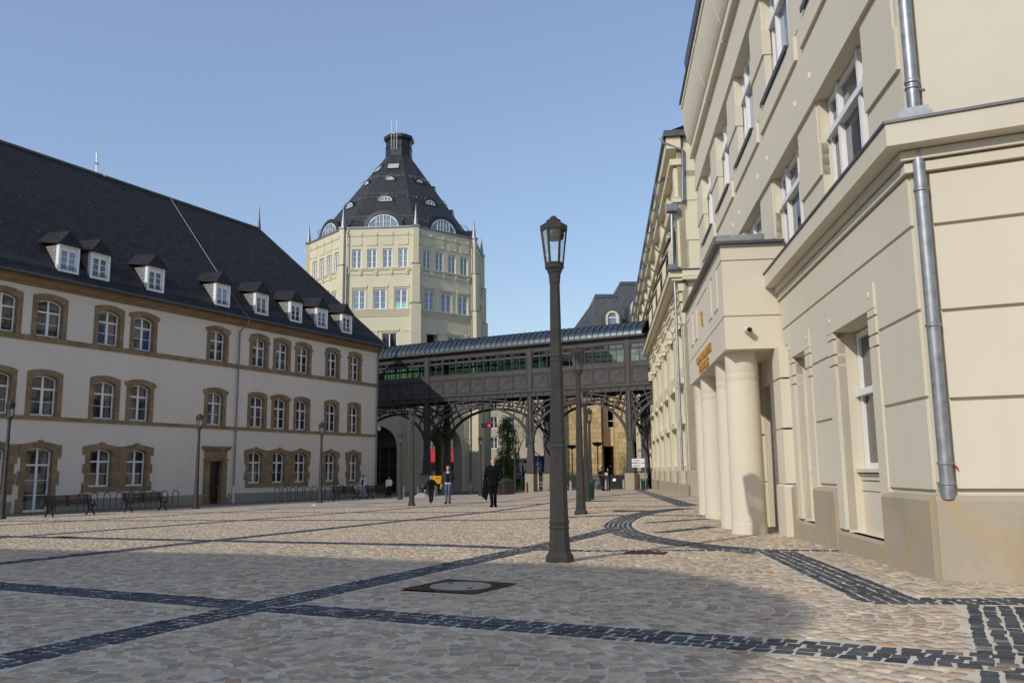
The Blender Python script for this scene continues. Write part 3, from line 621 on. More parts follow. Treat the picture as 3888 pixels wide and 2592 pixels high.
    for txt, size, x, z in (('TRIBUNAL DE LA JEUNESSE', .215, 9.68, 3.36), ('ET DES TUTELLES', .215, 9.68, 3.13), ('TJ', .36, 9.68, 4.12)):
        cu = bpy.data.curves.new('lettering', 'FONT'); cu.body = txt; cu.size = size; cu.align_x = 'CENTER'; cu.extrude = .012; cu.offset = .004
        ob = bpy.data.objects.new('tmp', cu); COL.objects.link(ob); dg = bpy.context.evaluated_depsgraph_get()
        me = bpy.data.meshes.new_from_object(ob.evaluated_get(dg)); bpy.data.objects.remove(ob); me.materials.clear(); me.materials.append(M['gold'])
        inst('lettering', me, E, (x, PO+.018 + (.0 if size < .3 else .0), z), (pi/2, 0, pi))
    return E
NEAR = near_block()
# ================================================================ FAR COURTHOUSE WING (same axes, set back a little)
FP = Vector((8.208, 39.69, 0)); FA = RA - radians(.25)
def fpt(u, out, z=0): return FP+Vector((sin(FA), cos(FA), 0))*u+Vector((-cos(FA), sin(FA), 0))*out+Vector((0, 0, z))
def far_wing():
    E = empty('courthouse', FP, pi/2-FA, 'long cream courthouse wing beyond the portico, bracketed cornice and black window awnings, meeting the footbridge', 'building')
    UL = 62; TOP = 17.3
    centers = [2.55+4.95*k for k in range(12)]
    w = MB(); holes = []
    for c in centers: holes += [rect(c-1.3, c+1.3, 1.2, 3.2), rect(c-1.3, c+1.3, 3.6, 5.16), rect(c-1.25, c+1.25, 6.0, 8.0), rect(c-1.2, c+1.2, 10.6, 13.2)]
    w.slab(rect(0, UL, -1.6, TOP), holes, -.4, 0, back=False)
    w.add([(0,0,-1),(0,-14,-1),(0,-14,TOP),(0,0,TOP)], [(0,1,2,3)]); w.add([(UL,0,-1),(UL,-14,-1),(UL,-14,TOP),(UL,0,TOP)], [(0,1,2,3)])
    w.build('wall', M['cream2'], E); MB().box(.3, UL-.3, -.9, -.85, -1, 17).build('interior_wall', M['dark'], E)
    p = MB()
    for k in range(13):
        c = .05+4.95*k
        p.cham(c-.55 if k else 0, c+.75, -.1, .12, -2, .95, .04)
    p.box(0, UL, -.1, .1, -2, .3); p.cham(-.12, .75, -2.4, .0, -2, .95, .05)
    p.build('plinth', M['plinth'], E)
    pi_ = MB()
    for k in range(13):
        c = .05+4.95*k; a = c-.5 if k else .02; b = c+.65
        pi_.mark(); pi_.box(a, b, -.1, .03, .96, 7.9); pi_.box(a-.04, b+.04, -.1, .08, 7.9, 8.2); pi_.box(a-.04, b+.04, -.1, .11, 8.2, 8.5)
        for j in range(3): pi_.box(a-.02*j, b+.02*j, -.1, .10+.05*j, 8.5+.5*j, 8.9+.5*j)
        pi_.box(a+.1, b-.1, -.1, .14, 10.7, 13.4); pi_.box(a, b, -.1, .22, 13.4, 13.7); pi_.box(a+.05, b-.05, -.1, .18, 14.2, 15.7)
    for c in centers:
        pi_.mark(); pi_.box(c-1.45, c+1.45, -.1, .12, 5.17, 5.42); pi_.box(c-1.4, c+1.4, -.1, .10, 3.22, 3.5); pi_.box(c-.18, c+.18, -.36, -.1, 1.2, 5.1)
        pi_.box(c-1.5, c-1.15, -.1, .3, 8.1, 8.35); pi_.box(c+1.15, c+1.5, -.1, .3, 8.1, 8.35); pi_.box(c-.3, c+.3, -.1, .22, 8.0, 8.7)
        for j in range(4): pi_.box(c-1.7, c+1.7, -.1, .07+.04*j, 8.75+.32*j, 8.92+.32*j)
        pi_.box(c-.08, c+.08, -.3, .05, 10.6, 13.2)
    pi_.split('pilaster', M['cream2'], E)
    lg = MB(); lg.box(-.3, UL, -.2, .62, 10.12, 10.42); lg.box(-.2, UL, -.2, .5, 9.98, 10.1); lg.box(-.1, UL, -.2, .3, 13.9, 14.1); lg.box(-.1, UL, -.2, .35, 15.8, 16.1); lg.box(-.2, UL, -.2, .5, 16.6, 17.2)
    for z0, z1 in ((10.12, 10.42), (9.98, 10.1)): lg.box(-.45, 0, -9, .0, z0, z1)
    for z in (5.2, 8.4, 12.0, 14.0, 15.2): lg.box(-.04, .0, -9, -.3, z, z+1.5)
    lg.build('ledge', M['cream2'], E)
    fl = MB(); fl.box(-.5, UL, -9, .66, 10.43, 10.48); fl.box(-.3, UL+.2, -.3, .62, 17.2, 17.45); fl.add([(-.3,.6,17.4),(UL,.6,17.4),(UL,-7,20),(-.3,-7,20)], [(0,1,2,3)]); fl.box(-.35, 0, -7, .6, 17.2, 17.5)
    fl.build('roof', M['zincd'], E)
    for c in centers:
        a = MB(); a.loft([[(c-1.25, .02, 13.2), (c+1.25, .02, 13.2), (c+1.25, .06, 13.2), (c-1.25, .06, 13.2)], [(c-1.25, .62, 11.95), (c+1.25, .62, 11.95), (c+1.25, .66, 11.95), (c-1.25, .66, 11.95)]])
        a.build('window_awning', M['black'], E)
        for z0, z1 in ((10.62, 13.18), (6.02, 7.98), (3.62, 5.14), (1.22, 3.18)):
            fm, g = pane_window([c-1.18, c-.05, c+1.18], z0, z1, None, .08, .08); o = inst('window', fm, E, (0, -.24, 0)); g.build('pane', M['glass'], o)
        h = MB(); h.tube([(c+1.6, .3, 16.6), (c+1.6, .75, 16.3), (c+1.6, .8, 15.9), (c+1.6, .7, 14.2), (c+1.6, .35, 13.8)], .06, 6); h.box(c+1.4, c+1.8, .2, .5, 16.5, 16.75); h.build('roof_bracket', M['galv'], E, True)
    d = MB(); d.tube([(-.1, .75, 17.25), (-.15, .6, 16.9), (-.15, -.3, 16.5), (-.18, -.2, 13.9)], .08, 8); d.tube([(-.1, .35, 13.4), (-.15, .42, 10.6)], .08, 8); d.box(-.35, .1, .1, .6, 13.4, 13.75); d.box(-.3, .15, .2, .66, 10.48, 10.75)
    d.build('downpipe', M['galv'], E, True); d = MB(); d.tube([(-.1, .34, 9.9), (-.1, .34, .95)], .065, 8)
    for z in (2.4, 5, 7.5): d.lathe([(.085, 0), (.085, .06)], 8, (-.1, .34, z))
    d.build('downpipe', M['zinc'], E, True)
    return E
far_wing()
# ================================================================ TOWER
TC = Vector((-14.084, 102.0, 0)); TR = 10.794; TROT = radians(-71.756)
def tv(k, r=TR): a = TROT+pi/4*k; return Vector((TC.x+r*sin(a), TC.y-r*cos(a), 0))
def tower():
    E = empty('octagonal_tower', TC, 0, 'cream octagonal courthouse tower with spiked buttresses and a dark slate pyramid roof', 'tower')
    side = (tv(1)-tv(0)).length; apo = TR*cos(pi/8)
    def fr(k):                                              # face frame: local x from vertex k to k+1, y outwards = -y
        a = tv(k)-TC; b = tv(k+1)-TC; d = (b-a).normalized(); return Matrix.Translation(a) @ Matrix.Rotation(atan2(d.y, d.x), 4, 'Z')
    def put(o, k): o.matrix_local = fr(k); return o
    x4 = [1.03, 2.77, 4.55, 6.31]; x3 = [1.2, 3.57, 5.95]
    wallf = MB(); hs = [rect(x, x+1.08, 23.68, 25.9) for x in x4]+[rect(x, x+1.42, 18.98, 21.25) for x in x3]+[rect(4.55, 6.25, 13.9, 16.3), rect(1.6, 3.1, 13.9, 16.3), rect(4.0, 4.9, 9.5, 11.6)]
    arch = [(2.0, -1.4), (6.4, -1.4), (6.4, 3.9)]+[(4.2+2.2*cos(pi*j/14), 3.9+2.2*sin(pi*j/14)) for j in range(1, 14)]+[(2.0, 3.9)]
    wallf.slab(rect(0, side, -1.6, 28.35), hs+[arch], .35, 0, back=False, rev=1.5)
    wm = wallf.mesh('wall', M['creamt'])
    archb = [(.9, -1.4), (7.4, -1.4), (7.4, 3.9)]+[(4.15+3.25*cos(pi*j/14), 3.9+2.2*sin(pi*j/14)) for j in range(1, 14)]+[(.9, 3.9)]
    wb = MB().slab(rect(0, side, -1.6, 28.35), [archb], .35, 0, back=False, rev=.8).mesh('wall', M['creamt'])
    inn = MB(); inn.slab(rect(.6, side-.6, 6.3, 28.3), [], .9, .85); im = inn.mesh('interior_wall', M['dark'])
    ring = MB(); o2 = [(4.2+2.55*cos(pi*j/16), 3.9+2.55*sin(pi*j/16)) for j in range(17)]; i2 = [(4.2+2.15*cos(pi*j/16), 3.9+2.15*sin(pi*j/16)) for j in range(16, -1, -1)]
    ring.slab(o2+i2, [], .1, -.06); ring.box(1.65, 2.0, -.06, .1, -1.5, 3.9); ring.box(6.4, 6.75, -.06, .1, -1.5, 3.9)
    for j in range(9):
        z = -1.2+1.18*j+.05
        for a, b in ((.25, 1.62), (6.78, side-.25)): ring.box(a, b, -.05, .1, z, z+1.1)
    for j in range(6, 9): ring.box(1.64, 6.76, -.045, .1, -1.15+1.18*j+.1, -1.15+1.18*j+1.1) if j > 6 else None
    rm = ring.mesh('arch_surround', M['creamt'])
    orn = MB(); orn.box(0, side, -.16, .1, 23.42, 23.6); orn.box(0, side, -.22, .1, 23.6, 23.64)
    for x in [.9, 2.35, 4.1, 5.85, 7.6]: orn.box(x-.42, x-.12, -.19, .1, 23.1, 23.4); orn.box(x-.38, x-.16, -.13, .1, 22.85, 23.1); orn.sphere((x-.27, -.02, 26.45), .15, 8, 5, 1, .7, .8); orn.box(x-.34, x-.12, -.14, .1, 27.5, 27.85)
    orn.box(.6, side-.6, -.07, .1, 22.95, 23.38)
    for x in [.95, 2.72, 4.5, 6.25]: orn.box(x, x+1.2, -.06, .1, 26.3, 27.3)
    orn.box(0, side, -.07, .1, 27.4, 28.3)
    for j in range(4): orn.box(.0, side, -.20+.04*j, .1, 18.78-.2*j, 18.93-.2*j)
    orn.box(0, side, -.24, .1, 18.93, 18.97)
    orn_up = orn; orn = MB()
    for x in x3: orn.box(x-.2, x+1.65, -.10, .1, 21.45, 21.75); orn.box(x-.2, x-.06, -.05, .1, 19.0, 21.45); orn.box(x+1.48, x+1.6, -.05, .1, 19.0, 21.45)
    orn_mid = orn; orn = MB()
    for x in (3.1, 7.0): orn.box(x, x+1.1, -.12, .1, 16.45, 16.65); orn.box(x+.08, x+1.02, -.07, .1, 14.0, 16.45)
    orn.box(4.3, 6.5, -.1, .1, 16.5, 16.75); orn.box(0, side, -.18, .1, 12.5, 12.9); orn.box(0, side, -.1, .1, 7.2, 7.6)
    oms = [q.mesh('mouldings', M['creamt']) for q in (orn_up, orn_mid, orn)]
    w4, g4 = pane_window([0, .54, 1.08], 0, 2.2, None, .115, .16, 2, .02); w3, g3 = pane_window([0, .71, 1.42], 0, 2.25, None, .12, .17, 2, .02); w1, g1 = pane_window([0, .85, 1.7], 0, 2.4, None, .1, .12, 0, .02)
    g4 = g4.mesh('pane', M['glasst']); g3 = g3.mesh('pane', M['glasst']); g1d = g1.mesh('pane', M['glass'])
    for k in range(8):
        vis = k in (0, 1, 2, 3)
        put(inst('wall', wm if vis else wb, E), k)
        if vis: put(inst('arch_surround', rm, E), k)
        if not vis: continue
        put(inst('interior_wall', im, E), k)
        [put(inst('mouldings', q, E), k) for q in oms]
        F = fr(k)
        for xs, z, fm, gm in [(x, 23.68, w4, g4) for x in x4]+[(x, 18.98, w3, g3) for x in x3]+[(4.55, 13.9, w1, g1d)]:
            # these frames face local +y in their own mesh: turn them to face outwards
            wdt = {w4: 1.08, w3: 1.42, w1: 1.7}[fm]
            o = inst('window', fm, E); o.matrix_local = F @ Matrix.Translation((x_ := xs+wdt, .14, z)) @ Matrix.Rotation(pi, 4, 'Z')
            inst('pane', gm, o)
            if k == 1 and xs > 5.9 and z < 20: MB().box(.1, wdt-.1, -.039, -.034, .1, .72).build('teal_blind', M['teal'], o)
    # buttresses with steps and zinc spikes
    b = MB()
    for w_, o_, z0, z1 in ((.62, .34, 24.05, 28.3), (.85, .50, 19.55, 24.05), (1.08, .66, 13.6, 19.55), (1.25, .8, 8.5, 13.6), (1.4, .95, -1.6, 8.5)):
        b.box(-w_/2, w_/2, -o_, .4, z0, z1-.06); b.box(-w_/2-.05, w_/2+.05, -o_-.05, .4, z1-.06, z1, 1)
    bm_ = b.mesh('buttress', [M['creamt'], M['zincd']])
    s = MB(); s.box(-.37, .37, -.40, .3, 28.3, 28.5); s.lathe([(.27, 28.5), (.235, 28.9), (.14, 29.7), (.03, 30.7), (.01, 31.0)], 10, (0, -.05, 0)); sm = s.mesh('spike', M['zinc'], True)
    pp = MB(); pp.tube([(-.85, -.1, 28.2), (-.95, -.22, 27.6), (-.95, -.22, 20), (-1.0, -.3, 19.5), (-1.05, -.35, 13), (-1.05, -.3, 0)], .07, 6); pm = pp.mesh('downpipe', M['galv'], True)
    for k in range(8):
        a = TROT+pi/4*k; mt = Matrix.Translation(tv(k)-TC) @ Matrix.Rotation(a, 4, 'Z')
        for nm, me in (('buttress', bm_), ('spike', sm)):
            o = inst(nm, me, E); o.matrix_local = mt
    for k, mt in ((1, Matrix.Translation((1.45, -.1, 0))), (2, Matrix.Translation((7.95+.6, 0, 0)))):
        o = inst('downpipe', pm, E); o.matrix_local = fr(k) @ mt
    # roof: octagonal pyramid up to a lantern
    r = MB(); oc = lambda rad, z, n=8: [(rad*sin(TROT+pi/4*k), -rad*cos(TROT+pi/4*k), z) for k in range(8)]
    r.loft([oc(TR+.02, 28.2), oc(TR+.02, 28.42), oc(TR-.55, 28.6), oc(1.72, 40.2)]); r.build('roof', M['slatet'], E)
    gu = MB(); gu.loft([oc(TR+.02, 28.25), oc(TR+.22, 28.3), oc(TR+.22, 28.45), oc(TR-.1, 28.46)]); gu.build('gutter', M['galv'], E)
    ln = MB(); ln.loft([oc(1.72, 40.0), oc(1.68, 41.4), oc(1.74, 41.42), oc(1.74, 41.5), oc(1.66, 41.55), oc(1.66, 42.2), oc(1.75, 42.3), oc(1.80, 42.4), oc(1.92, 42.5), oc(1.97, 42.62), oc(1.9, 43.0), oc(1.5, 43.02)]); ln.build('lantern', M['roofd'], E)
    ch = MB()
    for x, y, rr in ((-.6, -.6, .28), (.0, -.5, .26), (.75, -.3, .42), (-.2, .5, .35)): ch.lathe([(rr*.8, 42.9), (rr*.8, 43.2), (rr, 43.22), (rr, 43.4)], 12, (x, y, 0))
    ch.tube([(.35, -.4, 43), (.35, -.4, 45.3)], .02, 5); ch.build('flue', M['inox'], E, True)
    la = MB(); yb = -1.86
    for x in (-.72, -.04): la.tube([(x, yb, 40.8), (x, yb, 44.6)], .028, 6)
    la.tube([(-.38, yb, 40.8), (-.38, yb, 43.2)], .024, 6)
    for j in range(8): la.tube([(-.72, yb, 41+.3*j), (-.04, yb, 41+.3*j)], .022, 5)
    la.build('roof_ladder', M['galv'], E, True)
    # roof face frames: eyebrow dormers and skylights
    zA, zB = 28.6, 40.2; rA, rB = apo-.55, 1.72*cos(pi/8); slope = (rA-rB)/(zB-zA)
    def eyebrow(k, z, hw, h, xoff, big):
        F = fr(k); y0 = (z-zA)*slope+.55                    # distance of the roof surface behind the wall face
        m = MB(); n = 14; yF = y0-.12; A = lambda rx, rz, zz=0: [(rx*cos(pi*j/n), zz+rz*sin(pi*j/n)) for j in range(n+1)]
        o_, i_ = A(hw+.55*big, h+.5*big), A(hw, h)
        rings = [[(x, yF, zz) for x, zz in i_], [(x, yF-.05, zz) for x, zz in A(hw+.08, h+.08)], [(x, yF-.02, zz) for x, zz in o_], [(x*1.02, y0+(zz)*slope+.05, zz*1.0) for x, zz in o_]]
        vs = [p for rg in rings for p in rg]; N = n+1; fs = []
        for a in range(3):
            for j in range(n): fs.append((a*N+j, a*N+j+1, (a+1)*N+j+1, (a+1)*N+j))
        m.add(vs, fs); m.box(-hw-.3*big, hw+.3*big, yF-.03, y0+.3, -.16*big, .0)
        o = m.build('eyebrow_dormer', M['roofd'], E); o.matrix_local = F @ Matrix.Translation((side/2+xoff, 0, z))
        wn = MB(); holes = []
        cuts = [-hw+.08, -hw*.48, 0, hw*.48, hw-.08] if big > .7 else [-hw+.07, -hw*.3, hw*.3, hw-.07]
        for a, c in zip(cuts[:-1], cuts[1:]):
            a += .035; c -= .035; zz = lambda x: h*sqrt(max(0, 1-(x/hw)**2))-.08
            if big > .7:
                mid = (a+c)/2; zl = h*.42
                for p, q in ((a, mid-.02), (mid+.02, c)) if abs(a+c) < hw else ((a, c),):
                    if abs(p+q) < hw: holes.append(rect(p, q, .08, zl-.02)); holes.append([(p, zl+.02), (q, zl+.02), (q, max(zl+.05, zz(q))), (p, max(zl+.05, zz(p)))])
                    else: holes.append([(p, .08), (q, .08), (q, max(.12, zz(q))), (p, max(.12, zz(p)))])
            else: holes.append([(a, .06), (c, .06), (c, max(.1, zz(c))), (a, max(.1, zz(a)))])
        wn.slab([(-hw, 0)]+[(hw, 0)]+[(hw*cos(pi*j/20), h*sin(pi*j/20)) for j in range(1, 20)], holes, yF+.1, yF-.035)
        wo = wn.build('window', M['white'], o)
        MB().slab([(-hw+.04, .03), (hw-.04, .03)]+[((hw-.04)*cos(pi*j/16), (h-.04)*sin(pi*j/16)) for j in range(1, 16)], [], yF+.08, yF+.05).build('pane', M['glasst'], wo)
    for k in (0, 1, 2, 3):
        eyebrow(k, 28.55, 1.75, 1.45, .35 if k == 1 else 0, 1.0); eyebrow(k, 32.5, .72, .55, 0, .55); eyebrow(k, 35.9, .42, .34, 0, .45)
        F = fr(k)
        if k in (0, 1):
            z0, z1 = 37.75, 38.75; f = lambda z, d=0: (z-zA)*slope+.55-d
            sk = MB(); x0, x1 = side/2-.85, side/2+.75
            fr_ = lambda a, b, d0, d1, za, zb: [[(a, f(za, d0), za), (b, f(za, d0), za), (b, f(za, d1), za), (a, f(za, d1), za)], [(a, f(zb, d0), zb), (b, f(zb, d0), zb), (b, f(zb, d1), zb), (a, f(zb, d1), zb)]]
            for a, b, c, d in ((x0, x1, z0, z0+.1), (x0, x1, z1-.1, z1), (x0, x0+.1, z0, z1), (x1-.1, x1, z0, z1)): sk.loft(fr_(a, b, -.1, .14, c, d))
            o = sk.build('skylight', M['roofd'], E); o.matrix_local = F
            MB().loft(fr_(x0+.08, x1-.08, .0, .08, z0+.06, z1-.06)).build('pane', M['frostw'], o)
    # snow rails and pale clips round the roof
    sn = MB()
    for z in (29.9, 33.6, 36.9):
        rr = TR*(1-(z-28.6)/12.6)+.2
        for k in range(8):
            a, c = oc(rr, z)[k], oc(rr, z)[(k+1) % 8]
            for dz in (0, .12): sn.tube([(a[0], a[1], z+dz), (c[0], c[1], z+dz)], .018, 4)
            for j in range(1, 8): t = j/8; p = [a[i]+(c[i]-a[i])*t for i in range(2)]; sn.box(p[0]-.015, p[0]+.015, p[1]-.015, p[1]+.015, z-.25, z+.14)
    sn.build('snow_rail', M['zincd'], E)
    cl = MB(); rr_ = random.Random(5)
    for k in (0, 1, 2):
        A, Bv = tv(k)-TC, tv(k+1)-TC
        for z in (29.4, 29.55, 33.0, 33.15, 36.3, 36.45):
            q = max(.1, 1-(z-28.6)/(12.4)*.86)
            for j in range(15): 
                if rr_.random() < .5: continue
                t = (j+.5+rr_.uniform(-.3, .3))/15; p = (A*(1-t)+Bv*t)*(q*.96+.005); n_ = (A+Bv).normalized()*.08; p = p+n_; cl.box(p.x-.04, p.x+.04, p.y-.05, p.y+.05, z, z+.10)
    cl.build('slate_clips', M['galv'], E)
    # floor slab over the open arcade and the glazed door behind the front arch
    MB().loft([oc(TR-.4, 6.35), oc(TR-.4, 6.6)]).build('arcade_ceiling', M['creamt'], E)
    gd = MB(); hs = []
    for i in range(4):
        for j in range(5): hs.append(rect(2.15+i*1.05, 3.05+i*1.05, -1.0+j*.98, -1.0+j*.98+.88))
    gd.slab(rect(2.0, 6.4, -1.3, 6.2), hs, 1.6, 1.5); d = gd.build('glazed_door', M['steel'], E); put(d, 1); MB().slab(rect(2.05, 6.35, -1.2, 6.1), [], 1.58, 1.56).build('pane', M['dark'], d)
    # low wing joining the tower behind the plaster building
    lw = MB(); F1 = fr(0); lw.box(3.0, 8.8, -3.4, .3, -1.5, 16.9); lw.box(2.9, 8.9, -3.6, .3, 16.9, 17.3)
    o = lw.build('link_wing', M['creamt'], E); put(o, 0)
    lr = MB(); lr.loft([[(2.8,-3.8,17.3),(9.1,-3.8,17.3),(9.1,.2,17.3),(2.8,.2,17.3)], [(3.4,-3.0,18.0),(8.4,-3.0,18.0),(8.4,.2,19.0),(3.4,.2,19.0)]]); o = lr.build('link_roof', M['lead'], E); put(o, 0)
    return E
M['roofd'] = m_plain('dark_lead_trim', (.022,.03,.034), .4, .3, .2, 2)
tower()
# ================================================================ FOOTBRIDGE (local x along it to the left, +y towards the camera)
BP = Vector((1.5167, 72.26, 0)); BA = radians(-60.819)
def bridge():
    E = empty('footbridge', BP, pi/2-BA, 'covered dark steel footbridge on arched trestles with a barrel metal roof', 'bridge')
    X0, X1, D = -11.2, 24.0, 3.3
    posts = [-9.0, 0, 10.74, 21.5]
    fl = MB()
    for y in (0, -D): fl.box(X0, X1, y-.12, y+.12, 7.74, 7.84); fl.box(X0, X1, y-.12, y+.12, 7.35, 7.43); fl.box(X0, X1, y-.02, y+.02, 7.43, 7.74)
    x = X0
    while x < X1:
        for y in (.06, -D-.06): fl.box(x-.012, x+.012, y-.06, y+.06, 7.43, 7.74)
        x += .76
    fl.box(X0, X1, -D+.1, -.1, 7.6, 7.72); fl.build('deck_beam', M['steel'], E)
    fr_ = MB(); bays = []
    div = []
    for a, b, n in ((-9.0, 0, 6), (0, 10.74, 7), (10.74, 21.5, 7)):
        for i in range(n): div.append((a+.26+(b-a-.52)*i/n, a+.26+(b-a-.52)*(i+1)/n))
    div.append((-10.75, -9.26))
    for y, s in ((0, 1), (-D, -1)):
        fr_.box(X0, X1, y-.05, y+.05, 9.30, 9.72); fr_.box(X0, X1, y-.05, y+.05, 11.25, 11.86); fr_.box(X0, X1, y-.06, y+.06, 7.84, 8.0)
        fr_.box(X0, X1, y+s*.05-.02, y+s*.05+.02, 9.70, 9.75); fr_.box(X0, X1, y+s*.05-.02, y+s*.05+.02, 9.34, 9.38); fr_.box(X0, X1, y+s*.05-.03, y+s*.05+.03, 11.22, 11.28)
        for a, b in div:
            fr_.box(a-.03, a+.03, y-.07, y+.07, 7.9, 11.3)
            fr_.box(a+.05, b-.05, y-.03, y+.03, 10.72, 10.86); fr_.box((a+b)/2-.025, (a+b)/2+.025, y-.03, y+.03, 9.7, 11.2)
            for x0, x1 in ((a+.06, a+.12), (b-.12, b-.06)): fr_.box(x0, x1, y-.035, y+.035, 10.86, 11.2)
            fr_.box(a+.06, b-.06, y-.035, y+.035, 10.86, 10.91); fr_.box(a+.06, b-.06, y-.035, y+.035, 11.15, 11.21)
        for p in posts:
            fr_.box(p-.17, p+.17, y-.11, y+.11, 7.84, 11.86); fr_.box(p-.26, p-.2, y-.07, y+.07, 7.84, 11.86); fr_.box(p+.2, p+.26, y-.07, y+.07, 7.84, 11.86)
            fr_.bar((p-.17, y+s*.12, 7.42), (p+.17, y+s*.12, 7.78), .03, .03); fr_.bar((p+.17, y+s*.12, 7.42), (p-.17, y+s*.12, 7.78), .03, .03)
    fr_.box(X0-.02, X0+.3, -D, .05, 7.84, 11.86); fr_.build('side_frame', M['steel'], E)
    pn = MB(); pn.box(0, 1.41, -.015, .015, 8.0, 9.32)
    for a, b, c, d in ((.05, 1.36, 8.04, 8.09), (.05, 1.36, 9.2, 9.25), (.05, .1, 8.09, 9.2), (1.31, 1.36, 8.09, 9.2)): pn.box(a, b, .015, .06, c, d)
    pn.bar((1.30, .03, 8.1), (.78, .03, 8.56), .035, .045); pn.bar((.62, .03, 8.74), (.1, .03, 9.2), .035, .045)
    pn.tube([(.70+.115*cos(2*pi*j/16), .02, 8.65+.115*sin(2*pi*j/16)) for j in range(17)], 0.028, 5)
    pm = pn.mesh('panel', M['steel'])
    gm = MB().box(.04, 1.38, -.006, .006, 9.74, 11.2).mesh('glazing', M['clearg'])
    for a, b in div:
        for y, r in ((0, 0), (-D, pi)):
            k = (b-a)/1.41
            for nm, me in (('panel', pm), ('glazing', gm)):
                inst(nm, me, E, (a if r == 0 else b, y, 0), (0, 0, r), (k, 1, 1))
    MB().box(X0, X1, -D+.06, -.06, 7.86, 7.9).build('deck', M['steel'], E)
    # barrel roof with standing seams
    rf = MB(); W = D/2+.32; prof = [(-D/2+W*cos(pi*j/18), 11.86+1.28*sin(pi*j/18)) for j in range(19)]
    rf.loft([[(x, y, z) for y, z in prof] for x in (X0, X1)], 0, True); rf.build('barrel_roof', M['roofm'], E, True)
    sm = MB(); x = X0+.25
    while x < X1:
        sm.loft([[(xx, -D/2+(W+o)*cos(pi*j/18), 11.86+(1.28+o)*sin(pi*j/18)) for j in range(19)] for xx, o in ((x-.034, .0), (x-.028, .075), (x+.028, .075), (x+.034, .0))], 0, False)
        x += .545
    sm.build('roof_seam', M['seam'], E)
    gt = MB()
    for y in (.36, -D-.36): gt.box(X0, X1, y-.1, y+.1, 11.72, 11.88)
    gt.build('gutter', M['steel'], E)
    # trestles: posts, pedestals, arches
    for p in posts[:3]:
        for y in (0, -D):
            t = MB(); t.loft([[(p+i*w_, y+j*d_, z) for i, j in ((-1,-1),(1,-1),(1,1),(-1,1))] for w_, d_, z in ((.36, .22, .86), (.24, .16, 3.45), (.2, .14, 3.5), (.17, .12, 7.4))])
            t.box(p-.3, p+.3, y-.24, y+.24, 3.42, 3.5); t.box(p-.46, p+.46, y-.46, y+.46, .84, .92)
            t.box(p-.19, p-.15, y-.2, y+.2, 3.5, 7.4); t.box(p+.15, p+.19, y-.2, y+.2, 3.5, 7.4); t.build('trestle_post', M['steel'], E)
            MB().cham(p-.40, p+.40, y-.40, y+.40, -1.5, .85, .03).build('pedestal', M['conc'], E)
    ar = MB()
    for y in (0, -D):
        for a, b in ((-9.0, 0), (0, 10.74), (10.74, 21.5), (-13.6, -9.0)):
            c = (a+b)/2; h = (b-a)/2-.18
            if a < -13: c = (a+b)/2-1; h = b-c-.18
            if b-a < 5: pass
            E1 = lambda t, k, zz0, ztop: (c+(h-k)*cos(t), zz0+(ztop-zz0)*sin(t))
            cur = []
            for zz0, ztop, rr, k in ((3.4, 6.72, .13, 0), (5.0, 7.02, .075, 0), (5.9, 7.30, .075, 0)):
                pts = [E1(pi*j/24, k, zz0, ztop) for j in range(25)]; cur.append(pts)
                if a < -13: pts = pts[:14]
                for q, r in zip(pts[:-1], pts[1:]): ar.bar((q[0], y, q[1]), (r[0], y, r[1]), .24 if rr > .1 else .15, rr*1.5, (0, 0, 1))
            for j in (2, 4, 6, 8, 10, 12, 14, 16, 18, 20, 22):
                if a < -13 and j > 13: continue
                q = cur[0][j]; t = cur[2][j]; q = Vector((q[0], y, q[1])); t = Vector((t[0]+ (t[0]-q.x)*.0, y, t[1]))
                dirn = Vector((cos(pi*j/24)*.75, 0, 1)); e = q+dirn*((7.36-q.z)/1.0)
                e.x = min(max(e.x, a+.15), b-.15) ; ar.bar(q, e, .11, .10, (0, 1, 0))
    for p in posts[:3]:
        for s in (-1, 1):
            for z0, z1 in ((4.2, 5.6), (5.6, 7.2)): ar.bar((p, 0, z0), (p, -D, z1), .1, .1); ar.bar((p, 0, z1), (p, -D, z0), .1, .1)
    for a in range(-8, 20, 3): ar.bar((a, 0, 7.3), (a+1.5, -D, 7.3), .09, .09); ar.bar((a+1.5, -D, 7.3), (a+3, 0, 7.3), .09, .09)
    ar.build('arches', M['steel'], E)
    # traffic signal slung beneath, seen against the tower
    return E
M['seam'] = m_plain('dark_roof_seam', (.045,.055,.062), .45, .5, .1)
bridge()
# ================================================================ GROUND
def sheet(name, poly, dz, mat, kind='structure'):
    return MB().add([(x, y, gz(x, y)+dz) for x, y in poly], [tuple(range(len(poly)))]).build(name, mat, None, recalc=False, kind=kind)
gxs = [-2500, -700, -250, -120]+list(range(-80, 61, 2))+[120, 250, 700, 2500]; gys = [-300, -80]+list(range(-30, 161, 2))+[220, 400, 1000, 5000]
MB().add([(x, y, gz(x, y)-.035) for y in gys for x in gxs], [(j*len(gxs)+i, j*len(gxs)+i+1, (j+1)*len(gxs)+i+1, (j+1)*len(gxs)+i) for j in range(len(gys)-1) for i in range(len(gxs)-1)]).build('ground', M['asphalt'], None, recalc=False, kind='structure')
rng = np.random.default_rng(11)
